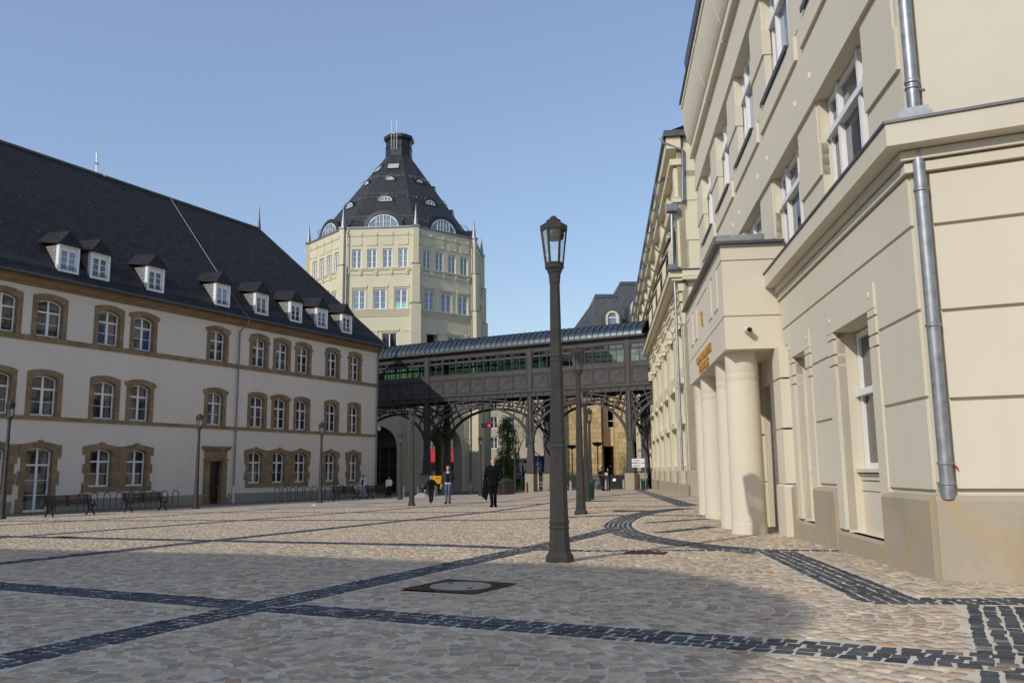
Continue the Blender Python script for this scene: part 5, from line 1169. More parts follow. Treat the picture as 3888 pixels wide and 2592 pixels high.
def small_things():
    def at(px, Y): p = aty(px, 1850, Y); return (p.x, Y, gz(p.x, Y))
    E = empty('letter_box', at(1657, 66), .45, 'yellow letter box with a red emblem panel on a grey post', 'letter box')
    b = MB(); b.cham(-.32, .32, -.24, .24, 1.02, 1.58, .05); b.box(-.2, .2, -.15, .15, .95, 1.02); b.build('box', M['yellow'], E)
    b = MB(); b.box(.321, .326, -.15, .16, 1.1, 1.5); b.box(-.12, .12, -.246, -.241, 1.38, 1.44, 0); b.build('emblem', M['red'], E)
    b = MB(); b.tube([(.327, -.1, 1.2), (.327, -.02, 1.3), (.327, .1, 1.25)], .02, 5); b.tube([(.327, -.1, 1.35), (.327, .0, 1.42), (.327, .1, 1.4)], .02, 5); b.build('emblem_mark', M['yellow'], E)
    MB().box(-.05, .05, -.05, .05, -.1, 1.0).build('post', M['galv'], E)
    E = empty('fire_hydrant', at(1607, 66), 0, 'dark standing fire hydrant left of the yellow letter box', 'hydrant')
    b = MB(); b.lathe([(.17,-.05),(.17,.06),(.12,.08),(.12,.62),(.16,.64),(.17,.68),(.16,.80),(.13,.84),(.13,.92),(.08,1.0),(.05,1.12),(.01,1.13)], 14); b.build('body', M['black'], E, True)
    b = MB(); b.tube([(-.3, 0, .72), (.3, 0, .72)], .08, 10); b.tube([(0, -.28, .6), (0, 0, .6)], .07, 10); b.build('outlet', M['black'], E, True)
    E = empty('concrete_mound', at(1602, 65), 0, 'low grey concrete cone at the foot of the hydrant', 'mound'); MB().lathe([(.75,-.1),(.7,.02),(.25,.30),(.05,.34)], 16).build('cone', M['manh'], E, True)
    E = empty('planter', at(1921, 66), radians(38), 'square dark granite planter with dark plants behind the bald man', 'planter')
    b = MB(); b.box(-.48, .48, -.48, .48, -.2, .98); b.box(-.5, .5, -.5, .5, .9, 1.02); b.build('tub', M['granite'], E)
    lf = MB(); r = random.Random(4)
    for _ in range(260):
        x, y, z = r.uniform(-.42, .42), r.uniform(-.42, .42), 1.02+abs(r.gauss(0, .09)); s = .05; d = Vector((r.uniform(-1,1), r.uniform(-1,1), r.uniform(-.3,1))).normalized(); e = d.orthogonal().normalized()
        lf.add([tuple(Vector((x,y,z))+d*s*i+e*s*.6*j) for i, j in ((-1,0),(0,-1),(1,0),(0,1))], [(0,1,2,3)])
    lf.build('plants', M['ivy'], E, recalc=False)
    # hanging traffic signal under the bridge
    q = aty(1850, 1615, 73.2); E = empty('traffic_signal', (q.x, 73.2, q.z), radians(10), 'black two-lens traffic signal hanging from the footbridge, red lens lit', 'traffic light')
    b = MB(); b.loft([[(-.42,-.14,-.2),(.42,-.14,-.2),(.42,.14,-.2),(-.42,.14,-.2)], [(-.5,-.16,.19),(.5,-.16,.19),(.5,.16,.19),(-.5,.16,.19)]]); b.build('housing', M['black'], E)
    for x, m in ((-.2, 'lensg'), (.14, 'lensr')): MB().lathe([(.12, 0), (.11, .02), (.01, .03)], 16).build('lens', M[m], E, True).matrix_local = Matrix.Translation((x, -.15, 0)) @ Matrix.Rotation(pi/2, 4, 'X')
    b = MB()
    for x in (-.33, .2): b.tube([(x, 0, .19), (x, 0, 7.35-q.z)], .035, 6)
    b.build('hanger', M['black'], E)
    # barrier with stored signs
    E = empty('barrier', at(2262, 61), .1, 'galvanised tubular barrier with round signs leaning on it, beside the litter bin', 'barrier')
    b = MB(); b.tube([(-.62, 0, 0), (-.62, 0, 1.05), (-.5, 0, 1.13), (.75, 0, 1.13), (.9, 0, 1.0), (.92, 0, 0)], .03, 8); b.tube([(-.62, 0, .25), (.92, 0, .25)], .025, 6)
    for x in (-.62, .9): b.tube([(x, -.3, 0), (x, 0, .08), (x, .3, 0)], .025, 6)
    b.build('frame', M['galv'], E, True)
    E2 = empty('round_sign', at(2256, 61.4), .1, 'round grey back of a road sign leaning behind the barrier', 'sign'); b = MB(); b.tube([(0,0,.72),(0,.02,.72)], .44, 24); b.build('disc', M['galv'], E2); b = MB(); b.tube([(-.1,.03,0),(-.1,.03,1.2)], .03, 6); b.tube([(.1,.03,0),(.1,.03,1.2)], .03, 6); b.build('bracket', M['inox'], E2)
    # pedestrian sign
    E = empty('pedestrian_sign', at(2044, 82), 0, 'round blue sign with white walking figures on a pale pole by the left pedestals', 'sign')
    b = MB(); b.tube([(0,0,-.1),(0,0,3.0)], .04, 8); b.build('pole', M['paper'], E); b = MB(); b.tube([(0,-.06,2.5),(0,-.03,2.5)], .33, 24); b.build('disc', M['signb'], E)
    b = MB()
    for x, s in ((-.06, 1), (.11, .65)):
        b.sphere((x, -.065, 2.5+.14*s), .035*s, 8, 5, 1, .3); b.bar((x, -.066, 2.5+.1*s), (x, -.066, 2.5-.04*s), .07*s, .006, (0, 1, 0)); b.bar((x, -.066, 2.5-.03*s), (x-.06*s, -.066, 2.5-.2*s), .03*s, .006, (0, 1, 0)); b.bar((x, -.066, 2.5-.03*s), (x+.06*s, -.066, 2.5-.2*s), .03*s, .006, (0, 1, 0))
    b.build('figures', M['paper'], E)
    # blue kiosk
    E = empty('blue_kiosk', at(2056, 88), .2, 'tall dark blue telephone kiosk behind the twin pedestals', 'kiosk'); b = MB(); b.box(-1.1, 1.1, -.6, .6, -.2, 3.1); b.box(-1.2, 1.2, -.7, .7, 3.1, 3.35); b.build('body', M['blue'], E)
    b = MB()
    for x0, x1 in ((-1.0, -.1), (.1, 1.0)): b.box(x0, x1, -.62, -.6, .3, 2.7)
    b.build('pane', M['glass'], E)
    # two-panel direction sign
    E = empty('direction_sign', at(2425, 60), -.1, 'white two-panel direction sign on a pole between the right bridge posts', 'sign'); b = MB(); b.tube([(.5,0,-.1),(.5,0,2.35)], .035, 8); b.build('pole', M['galv'], E)
    for z in (1.95, 1.62): 
        o = MB().box(-.42, .46, -.05, -.02, z, z+.27).build('panel', M['paper'], E); b = MB()
        for j in range(2): b.box(-.36, .12+.1*j, -.053, -.05, z+.05+.1*j, z+.09+.1*j)
        b.box(.3, .4, -.053, -.05, z+.1, z+.15); b.build('print', M['galv'], o)
    # mushroom lamps by the clad building
    def mush(px, Y, lb):
        E = empty('garden_lamp', at(px, Y), 0, lb, 'lamp', 'dish-topped lamps by the clad building'); MB().tube([(0,0,-.2),(0,0,4.1)], .06, 8).build('post', M['galv'], E, True); MB().lathe([(.06,4.05),(.35,4.15),(.55,4.35),(.56,4.42),(.05,4.5)], 20).build('shade', M['steel'], E, True); MB().tube([(0,0,-.2),(0,0,1.3)], .12, 8).build('base', M['galv'], E, True)
    mush(2272, 84, 'dish-topped lamp before the sunlit clad wall'); mush(2175, 90, 'dish-topped lamp before the shaded clad wall')
    # low concrete wall at the road
    E = empty('low_wall', at(2310, 84), -.12, 'low stained concrete wall behind the steel bollards', 'wall'); MB().cham(-7.5, 7, -.2, .2, -.6, 1.25, .03).build('wall', M['conc'], E)
    E = empty('litter', gpm(1192, 1921), 0, 'scrap of white paper on the pale pad', 'litter'); MB().add([(-.12,-.05,.03),(.1,-.06,.05),(.13,.06,.03),(-.02,.09,.09),(-.1,.05,.04)], [(0,1,3),(1,2,3),(0,3,4)]).build('scrap', M['paper'], E)
    for px, py, Y, lb in () and ((2210, 1573, 45, 'small white box clamped to the rearmost right lamp'), (2237, 1682, 42.6, 'tiny white box on the rearmost right lamp post')):
        q = aty(px, py, Y); s = .09 if Y > 44 else .06
small_things()
# ================================================================ PEOPLE: one continuous surface each, grown from tapered volumes
def zone_mat(name, c, rough=.8): return m_plain('cloth_'+name, c, .95, 0, .12, 14, .08)
PM = dict(skin=m_plain('skin', (.52,.30,.22), .5, 0, .06, 10), skind=m_plain('skin_tan', (.33,.18,.12), .5, 0, .06, 10), black=zone_mat('black', (.008,.008,.009)), charcoal=zone_mat('charcoal', (.02,.019,.021)), olive=zone_mat('olive', (.052,.047,.035)), navy=zone_mat('navy', (.010,.010,.018)),
          jeans=zone_mat('jeans', (.085,.115,.16)), djeans=zone_mat('dark_jeans', (.012,.015,.026)), shirt=zone_mat('pale_blue', (.5,.52,.68)), brown=zone_mat('brown', (.11,.055,.03)), white=zone_mat('white', (.62,.61,.57)), hair=zone_mat('brown_hair', (.09,.05,.025), .6), hairb=zone_mat('black_hair', (.012,.010,.009), .5),
          pale=zone_mat('pale_jeans', (.30,.34,.38)), blue=zone_mat('blue', (.03,.08,.28)), grey=zone_mat('grey', (.18,.18,.19)), lip=m_plain('lip', (.35,.12,.10), .5), eye=m_plain('eye', (.02,.015,.012), .3), sole=zone_mat('sole', (.5,.5,.48)))
def person(loc, yaw, H, J, Z, label, vox=.013, group=None, hair='cap', coat=None, face=True):
    """J: joints for a 1.80 m figure (x right, y forward, z up); Z: materials of the zones"""
    k = H/1.8; P = dict(head=(0, .015, 1.66), neck=(0, -.005, 1.50), chest=(0, 0, 1.33), waist=(0, .005, 1.10), hip=(0, 0, .95),
        shl=(-.185, -.01, 1.43), shr=(.185, -.01, 1.43), ell=(-.235, -.03, 1.15), elr=(.235, -.03, 1.15), wrl=(-.235, .06, .92), wrr=(.235, .06, .92),
        hpl=(-.095, 0, .92), hpr=(.095, 0, .92), knl=(-.10, .02, .50), knr=(.10, .02, .50), anl=(-.105, -.01, .09), anr=(.105, -.01, .09)); P.update(J); P = {a: Vector(b) for a, b in P.items()}
    V = []                                                 # volumes: (p, q, r0, r1, zone, sx) tapered capsules
    def cap(p, q, r0, r1, z): V.append((Vector(p), Vector(q), r0, r1, z))
    hd = P['head']; T = Z.get('top', 'black'); B = Z.get('legs', 'black')
    cap(hd+Vector((0, .0, .035)), hd+Vector((0, .012, -.045)), .083, .066, 'skin'); cap(hd+Vector((0, .03, -.07)), hd+Vector((0, .05, -.09)), .045, .033, 'skin')
    cap(hd+Vector((0, .08, .0)), hd+Vector((0, .103, -.025)), .010, .015, 'skin')
    for s in (-1, 1): cap(hd+Vector((s*.080, -.005, .012)), hd+Vector((s*.083, -.012, -.025)), .016, .012, 'skin'); cap(hd+Vector((s*.032, .078, .012)), hd+Vector((s*.034, .078, .012)), .010, .010, 'eye')
    cap(hd+Vector((-.02, .082, -.055)), hd+Vector((.02, .082, -.055)), .008, .008, 'lip')
    cap(P['neck'], hd+Vector((0, -.01, -.07)), .056, .052, 'skin')
    if hair == 'cap':
        cap(hd+Vector((0, -.028, .062)), hd+Vector((0, -.05, -.02)), .082, .070, 'hair'); cap(hd+Vector((-.04, .03, .092)), hd+Vector((.04, .03, .092)), .042, .042, 'hair')
    elif hair == 'long':
        cap(hd+Vector((0, -.02, .062)), hd+Vector((0, -.05, -.02)), .087, .085, 'hair'); cap(hd+Vector((0, -.06, -.02)), hd+Vector((0, -.09, -.22)), .085, .06, 'hair')
        for s in (-1, 1): cap(hd+Vector((s*.07, .0, .03)), hd+Vector((s*.085, -.01, -.16)), .035, .028, 'hair')
    elif hair == 'curly':
        for j in range(14): a = j*2.4; t = .25+.75*j/14; cap(hd+Vector((.075*cos(a)*t, -.03+.07*sin(a)*t, .085-.05*t)), hd+Vector((.08*cos(a)*t, -.035+.07*sin(a)*t, .055-.06*t)), .036, .034, 'hair')
    # trunk
    for s in (-1, 1):
        S = P['shl' if s < 0 else 'shr']; cap(P['neck']+Vector((s*.03, -.01, -.02)), S, .062, .070, T); cap(S+Vector((-s*.055, .02, -.06)), P['waist']+Vector((s*.075, .01, .0)), .118, .092, T); cap(P['waist']+Vector((s*.07, 0, 0)), P['hip']+Vector((s*.075, -.01, .0)), .092, .108, T if Z.get('hem', 0) else B)
        cap(P['chest']+Vector((s*.05, .0, .06)), P['waist']+Vector((s*.05, 0, 0)), .12, .10, T)
    if Z.get('hem', 0):
        hz = Z['hem']
        for s in (-1, 1): cap(P['waist']+Vector((s*.08, 0, 0)), Vector((P['hip'].x+s*.115, P['hip'].y-.01, hz)), .105, .105, T); cap(P['waist']+Vector((s*.05, -.03, 0)), Vector((P['hip'].x+s*.06, -.045, hz)), .105, .10, T)
    if Z.get('open'):                                      # open jacket: sweater, collar and shirt tail show in front
        cap((0, .075, 1.34), (0, .085, 1.02), .078, .078, Z['open']); cap((-.03, .06, 1.44), (.03, .06, 1.44), .05, .05, 'shirt'); cap((-.07, .075, .955), (.07, .075, .955), .062, .062, 'shirt')
    for s, a in ((-1, 'l'), (1, 'r')):
        S, E_, W_ = P['sh'+a], P['el'+a], P['wr'+a]; sl = Z.get('sleeve', T)
        cap(S, E_, .068, .056, sl); cap(E_, W_, .056, .042, sl)
        cap(P['hp'+a], P['kn'+a], .100, .070, B); cap(P['kn'+a], P['an'+a], .070, .056, B)
        an = P['an'+a]; fz = an.z; sh = Z.get('shoe', 'black'); fd = Vector((s*.05, .15, -.045)); 
        if Z.get('toe'+a): fd = Vector(Z['toe'+a])
        cap(an+Vector((0, -.03, -.045)), an+fd, .046, .040, sh); cap(an+fd*.5, an+fd*1.18+Vector((0, 0, -.004)), .043, .034, sh)
        d = (W_-E_).normalized(); side = d.cross(Vector((0, 1, .01))).normalized(); h0 = W_+d*.035; nrm = d.cross(side)
        cap(W_, W_+d*.085, .030, .036, 'skin'); cap(W_+d*.04+side*.012, W_+d*.09+side*.018, .028, .026, 'skin'); cap(W_+d*.04-side*.012, W_+d*.09-side*.018, .028, .026, 'skin')
        for f in range(4):
            r = W_+d*.10+side*(.03-.02*f); L = (.055, .068, .064, .05)[f]; m = r+d*L*.5+nrm*.008; cap(r, m, .0105, .0095, 'skin'); cap(m, m+d*L*.42+nrm*.02, .0095, .008, 'skin')
        t0 = W_+d*.04+side*.03; t1 = t0+d*.03+side*.028; cap(t0, t1, .014, .012, 'skin'); cap(t1, t1+d*.035+nrm*.006, .012, .009, 'skin')
    for v in (coat or []): cap(*v)
    mb = MB()
    for p, q, r0, r1, z in V:
        d = q-p; L = d.length; d = d/L if L > 1e-6 else Vector((0, 0, 1)); a = d.orthogonal().normalized(); b = d.cross(a); rings = []
        for c, r, ts in ((p, r0, (-85, -55, -25, 0)), (q, r1, (0, 25, 55, 85))):
            for t in ts: t = radians(t); rings.append([tuple(c+d*(r*sin(t))+(a*cos(2*pi*j/12)+b*sin(2*pi*j/12))*(r*cos(t))) for j in range(12)])
        mb.loft(rings)
    me0 = mb.mesh('tmp', M['black']); ob = bpy.data.objects.new('tmp', me0); COL.objects.link(ob)
    md = ob.modifiers.new('r', 'REMESH'); md.mode = 'VOXEL'; md.voxel_size = vox
    sm = ob.modifiers.new('s', 'SMOOTH'); sm.factor = .5; sm.iterations = 2
    dg = bpy.context.evaluated_depsgraph_get(); me = bpy.data.meshes.new_from_object(ob.evaluated_get(dg)); bpy.data.objects.remove(ob); bpy.data.meshes.remove(me0)
    me.materials.clear(); nm = {}; alias = dict(skin=Z.get('skin', 'skin'), hair=Z.get('haircol', 'hair'))
    n = len(me.polygons); cen = np.empty(n*3); me.polygons.foreach_get('center', cen); cen = cen.reshape(-1, 3); best = np.full(n, 9.); idx = np.zeros(n, int)
    for p, q, r0, r1, z in V:
        z = alias.get(z, z)
        if z not in nm: nm[z] = len(nm); me.materials.append(PM[z])
        p = np.array(p); d = np.array(q)-p; L2 = max(1e-9, d@d); t = np.clip(((cen-p)@d)/L2, 0, 1); ds = np.linalg.norm(cen-p-t[:,None]*d, axis=1)-(r0+(r1-r0)*t)-(.004 if z in ('eye', 'lip', 'shirt') else 0); b = ds < best; best[b] = ds[b]; idx[b] = nm[z]
    me.polygons.foreach_set('material_index', idx.astype(np.int32)); me.polygons.foreach_set('use_smooth', [True]*n); me.update()
    o = bpy.data.objects.new('person', me); COL.objects.link(o); o.location = loc; o.rotation_euler = (0, 0, yaw); o.scale = (k, k, k); tag(o, label, 'person', group); return o
def gnd(px, py): return gpm(px, py)
# bald man in a black suit walking away, coat over the left arm, right hand at the pocket
person(gnd(1873, 1926), radians(4), 1.90, dict(shl=(-.225,-.01,1.44), shr=(.225,-.01,1.44), ell=(-.30,-.06,1.16), wrl=(-.27,.10,.98), elr=(.335,-.09,1.17), wrr=(.235,.05,.99), knl=(-.075,.0,.50), knr=(.075,.06,.50), anl=(-.045,-.04,.10), anr=(.075,.12,.10), chest=(0,0,1.34)),
       dict(top='black', legs='black', shoe='black', hem=.84, skin='skin'), 'bald man in a black suit walking away with a coat over his left arm', .012, None, None,
       [((-.05,0,1.36),(.05,0,1.36),.155,.155,'black'), ((-.12,0,1.2),(.12,0,1.2),.13,.13,'black'), ((-.03,.03,1.475),(.03,.03,1.475),.068,.068,'white')])
ct = MB(); rings = []
for j in range(9):
    t = j/8; z = 1.02-.62*t; x0 = -.36-.06*t; x1 = -.12-.02*t-.10*t*t; y = .05-.10*t; rr = []
    for i in range(16): a = 2*pi*i/16; rr.append(((x0+x1)/2+(x1-x0)/2*1.05*cos(a), y+(.06+.02*sin(3*a+4*t))*sin(a), z+.16*t*((cos(a)+1)/2)*-(1 if j == 8 else .6)))
    rings.append(rr)
ct.loft(rings); o = ct.build('coat', PM['black'], None, True); o.location = gnd(1873, 1926); o.rotation_euler = (0, 0, radians(4)); o.scale = (1.05,)*3; tag(o, 'black coat hanging over the left arm of the bald man', 'coat')
# man and child hand in hand, walking towards the camera
mp = Vector(gnd(1701, 1912)); cp_ = Vector(gnd(1637, 1916)); cp_.y = mp.y-.3; cp_.x = aty(1637, 1916, cp_.y).x; cp_.z = gz(cp_.x, cp_.y)
person(mp, pi-.05, 1.80, dict(ell=(-.26,-.06,1.17), wrl=(-.17,.10,.96), elr=(.27,-.01,1.15), wrr=(.29,.05,.93), knl=(-.09,.07,.51), anl=(-.07,.02,.10), knr=(.08,.03,.49), anr=(.06,.14,.10)),
       dict(top='olive', legs='jeans', shoe='brown', hem=.90, open='navy'), 'man in an olive jacket and jeans walking hand in hand with a child', .012, None, 'cap')
person(cp_, pi+.1, 1.36, dict(head=(0,.05,1.62), ell=(-.32,.02,1.22), wrl=(-.52,.06,1.05), elr=(.30,-.05,1.15), wrr=(.36,.04,.90), knl=(-.07,.07,.52), anl=(-.05,-.04,.14), knr=(.08,.10,.52), anr=(.06,.16,.10), shl=(-.16,-.01,1.41), shr=(.16,-.01,1.41)),
       dict(top='black', legs='djeans', shoe='sole', hem=.92), 'child in a black jacket with curly hair holding the hand of the man in olive', .012, None, 'curly')
# two people in white jackets behind the farthest bench
q = Vector(gpm(1418, 1890)); q = q-LN*1.0; q.z = gz(q.x, q.y)
person(q, -LA+radians(200), 1.76, dict(wrl=(-.22,.05,.93)), dict(top='white', legs='pale', shoe='black', hem=.92, open='charcoal', haircol='hairb', skin='skind'), 'man in a white jacket with a dark strap, standing behind the farthest bench', .015, None, 'cap', [((-.14,.11,1.42),(.14,.125,1.08),.022,.022,'black')])
q = Vector(gpm(1476, 1889)); q.z = gz(q.x, q.y)
person(q, -LA+radians(215), 1.62, dict(head=(0,.05,1.64), wrl=(-.12,.16,1.02), wrr=(.2,.06,.94)), dict(top='white', legs='navy', shoe='black', hem=.98, haircol='hairb', skin='skind'), 'dark-haired woman in a short white jacket and dark skirt by the farthest bench', .015, None, 'long', [((-.09,0,.9),(-.1,0,.72),.12,.13,'navy'), ((.09,0,.9),(.1,0,.72),.12,.13,'navy')])
# couple with papers by the bollards
q = aty(2289, 1850, 63); a = Vector((q.x, 63, gz(q.x, 63)))
person(a, radians(-70), 1.76, dict(wrr=(.15,.25,1.10), elr=(.24,.05,1.16)), dict(top='charcoal', legs='djeans', shoe='black', hem=.92, skin='skind', haircol='hairb'), 'man in dark clothes with a backpack facing a woman who holds papers', .016, None, 'cap', [((-.06,-.17,1.38),(-.04,-.17,1.1),.11,.11,'black')])
q = aty(2311, 1850, 62.6); a = Vector((q.x, 62.6, gz(q.x, 62.6)))
person(a, radians(110), 1.66, dict(wrl=(-.10,.25,1.18), ell=(-.22,.04,1.18), wrr=(.30,.05,.96)), dict(top='black', legs='black', shoe='black', hem=.9, skin='skind', haircol='hairb'), 'long-haired woman in black holding papers beside the man with a backpack', .016, None, 'long')
for dx, dy, z, rz, lb in ((-.17, -.35, 1.22, .5, 'white sheet of paper held up by the woman in black'), (.40, -.1, .78, -.6, 'white papers in the lowered hand of the woman in black')):
    E = empty('paper_sheet', (a.x+dx, a.y+dy, a.z+z), rz, lb, 'paper'); MB().add([(-.12,0,-.09),(.12,0,-.09),(.12,.05,.09),(-.12,.05,.09),(-.12,.006,-.09),(.12,.006,-.09),(.12,.056,.09),(-.12,.056,.09)], [(0,1,2,3),(4,7,6,5),(0,4,5,1),(1,5,6,2),(2,6,7,3),(3,7,4,0)]).build('sheet', M['paper'], E)
# far walkers and pushchair beyond the bridge, and somebody in blue at the right edge of the passage
q = aty(1967, 1800, 92); z0 = lambda x, y: gz(x, y)+.35
person((q.x, 92, z0(q.x, 92)), .2, 1.72, dict(knl=(-.1,.08,.5), anl=(-.1,.16,.1)), dict(top='grey', legs='black', shoe='black', hem=.9, haircol='hairb'), 'far walker in grey and black with a bag, left of the pushchair', .022, None, 'cap', [((.3,0,.95),(.3,0,.7),.1,.13,'grey')])
q = aty(1993, 1800, 90)
person((q.x, 90, z0(q.x, 90)), pi, 1.80, dict(wrl=(-.2,.35,1.02), wrr=(.2,.35,1.02), ell=(-.26,.05,1.14), elr=(.26,.05,1.14)), dict(top='navy', legs='djeans', shoe='black', hem=.9, haircol='white'), 'far man in a pale cap pushing a dark pushchair', .022, None, 'cap')
E = empty('pushchair', (q.x, 89.3, z0(q.x, 89.3)), pi, 'dark blue pushchair pushed by the far man in a cap', 'pushchair')
b = MB(); b.loft([[(-.22,-.2,.35),(.22,-.2,.35),(.22,.25,.35),(-.22,.25,.35)], [(-.25,-.3,.75),(.25,-.3,.75),(.25,.1,.6),(-.25,.1,.6)], [(-.22,-.28,1.0),(.22,-.28,1.0),(.22,-.05,.95),(-.22,-.05,.95)]]); b.build('seat', M['blue'], E)
for x in (-.24, .24):
    for y in (-.3, .35): MB().tube([(x-.02, y, .12), (x+.02, y, .12)], .12, 12).build('wheel', M['black'], E)
b = MB()
for x in (-.22, .22): b.tube([(x, -.3, .12), (x, .1, .5), (x, -.45, 1.05)], .02, 5); b.tube([(x, .35, .12), (x, -.05, .55)], .02, 5)
b.tube([(-.22, -.45, 1.05), (.22, -.45, 1.05)], .02, 5); b.build('frame', M['galv'], E)
q = aty(2463, 1800, 70); person((q.x, 70, gz(q.x, 70)+.3), pi/2, 1.74, {}, dict(top='blue', legs='djeans', shoe='black', hem=.92), 'person in a bright blue top at the right end of the passage', .02, None, 'cap')
# ================================================================ BUILDINGS AND TREES BEYOND THE BRIDGE
def clad_building():
    Y0 = 104; X = lambda px, Y=Y0: aty(px, 1600, Y).x
    pl = [(X(2098, 122), 122), (X(2190), Y0), (X(2290), Y0), (X(2290)+.02, 107.5), (X(2331), 107.5), (X(2331)+.02, Y0-.6), (X(2392), Y0-.6), (X(2392)+.02, 107.5), (X(2560), 107.5), (X(2560), 130), (X(2098, 122), 130)]
    O = Vector((X(2240), Y0, 0)); E = empty('clad_building', O, 0, 'sandstone-clad building with grey slate mansard and arched dormers beyond the footbridge', 'building')
    L = [(x-O.x, y-O.y) for x, y in pl]
    # the two stone volumes and the smooth recessed ones are separate bodies
    def vol(a, name, mat, z0, z1): MB().loft([[(x, y, z0) for x, y in a], [(x, y, z1) for x, y in a]]).build(name, mat, E)
    vol([L[0], L[1], L[2], (L[2][0], 9), (L[0][0], 26)], 'stone_volume', M['clad'], -2, 15)
    vol([L[5], L[6], (L[6][0], 9), (L[5][0], 9)], 'stone_volume', M['clad'], -2, 15)
    vol([(L[3][0], 1.0), (L[4][0], 1.0), (L[4][0], 9), (L[3][0], 9)], 'recess_wall', M['clads'], 4.0, 15); vol([(L[7][0], 1.0), (L[8][0], 1.0), (L[8][0], 9), (L[7][0], 9)], 'recess_wall', M['clads'], 4.6, 15)
    vol([(L[3][0], 8.6), (L[8][0], 8.6), (L[8][0], 9), (L[3][0], 9)], 'passage_back', M['dark'], -2, 6)
    MB().box(L[3][0]+.5, L[3][0]+1.6, 1.6, 9, 2.0, 4.1).build('bay', M['clads'], E) if False else None
    for px, z0, z1 in ((2313, 6.2, 8.8), (2313, 10.2, 12.8)):
        x = X(px, 107.5)-O.x; fm, g = pane_window([-.55, .55], 0, z1-z0, .9, .1, .08); w_ = inst('window', fm, E, (x, .96, z0), (0, 0, pi)); g.build('pane', M['glass'], w_)
    MB().tube([(L[2][0]-.15, -.15, 15), (L[2][0]-.15, -.15, -1)], .12, 8).build('downpipe', M['granite'], E)
    def roof(pxl0, pyl0, pxl1, pyt, pxr, depth, yb):
        zt = aty(pxl1, pyt, Y0+depth).z; xt0 = aty(pxl1, pyt, Y0+depth).x-O.x; xt1 = aty(pxr, pyt, Y0+depth).x-O.x; p = aty(pxl0, pyl0, Y0+depth*.6); zb = 14.5; k = (xt0-(p.x-O.x))/(zt-p.z); xb = xt0-k*(zt-zb)
        m = MB(); m.loft([[(xb, yb, zb), (26, yb, zb), (26, 26, zb), (xb, 26, zb)], [(xt0, depth, zt), (xt1 if xt1 < 25 else 25, depth, zt), (xt1 if xt1 < 25 else 25, 20, zt), (xt0, 20, zt)]]); m.build('roof', M['slate2'], E)
        MB().box(xt0-.1, (xt1 if xt1 < 25 else 25)+.1, depth-.1, 20, zt, zt+.45).build('ridge_cap', M['lead'], E); return zt
    roof(2197, 1221, 2262, 1130, 2335, 5.0, -.4); roof(2290, 1190, 2357, 1082, 2500, 6.5, .4)
    for px, py, r in ((2325, 1205, .85), (2428, 1168, 1.15)):
        c = aty(px, py, Y0+(1.6 if px < 2400 else .2)); x = c.x-O.x; z = c.z
        A = lambda q, zz=-2.2: [(x-q, z+zz), (x+q, z+zz)]+[(x+q*cos(pi*j/14), z+q*sin(pi*j/14)) for j in range(15)]
        ys = 0 if px < 2400 else -1.4; MB().slab(A(r+.32), [A(r+.02)], 6, 1.55+ys).build('dormer', M['lead'], E); d = MB().slab(A(r), [A(r-.24, -2.1)], 1.75+ys, 1.42+ys).build('dormer_surround', M['cream2'], E)
        fm = MB().slab(A(r-.23, -2.05), [A(r-.32, .05), rect(x-r+.32, x+r-.32, z-1.9, z-.08)], 1.7+ys, 1.62+ys).build('window', M['white'], d); MB().slab(A(r-.25, -2.0), [], 1.72+ys, 1.69+ys).build('pane', M['glasst'], fm)
clad_building()
def street_house(name, x0, x1, Y, H, mat, label, shop):
    E = empty(name, ((x0+x1)/2, Y, 0), 0, label, 'building'); a, b = x0-(x0+x1)/2, x1-(x0+x1)/2
    hs = []; wx = []; n = int((b-a)/3.0)
    for i in range(n):
        x = a+(i+.5)*(b-a)/n
        for z in (5.0, 8.6, 12.2, 15.8):
            if z+2 < H: hs.append(rect(x-.65, x+.65, z, z+2.1)); wx.append((x, z))
    m = MB(); m.slab(rect(a, b, 3.2, H), hs, .5, 0); m.build('wall', mat, E); MB().box(a, b, .6, 12, -2, H).build('interior_wall', M['dark'], E)
    s = MB()
    for i in range(n+1): x = a+(b-a)*i/n; s.box(x-.25, x+.25, .0, .5, -2, 3.2)
    s.box(a, b, -.35, .1, 3.0, 3.35); s.build('shop_piers', M['zincd'], E); MB().box(a, b, .3, .35, -2, 3.2).build('shop_glass', M['glass'], E)
    f1, g1 = pane_window([0, .65, 1.3], 0, 2.1, None, .12, .12, 1, .02); gm = g1.mesh('pane', M['glass'])
    for x, z in wx: o = inst('window', f1, E, (x+.65, .12, z), (0, 0, pi)); inst('pane', gm, o)
    MB().loft([[(a, -.3, H), (b, -.3, H), (b, 12, H), (a, 12, H)], [(a, 3, H+3.5), (b, 3, H+3.5), (b, 9, H+3.5), (a, 9, H+3.5)]]).build('roof', M['slate2'], E)
    if shop:
        aw = MB(); aw.loft([[(a+.2, -.02, 4.6), (b-.2, -.02, 4.6), (b-.2, -.02, 4.4), (a+.2, -.02, 4.4)], [(a+.2, -1.5, 3.0), (b-.2, -1.5, 3.0), (b-.2, -1.5, 2.7), (a+.2, -1.5, 2.7)]]); aw.build('awning', M['awn'], E); MB().box(a+.3, b-.3, -.06, .0, 4.7, 5.2).build('fascia', M['awn'], E)
    return E
street_house('street_house', -8, 26, 150, 19, M['beige'], 'beige street house with white casement windows behind the bare trees', False)
street_house('shop_house', -19, -8.3, 148, 15, m_render('red_brown_facade', (.33,.13,.10), .1, .2), 'small shop house with a red awning seen through the tower arch', True)
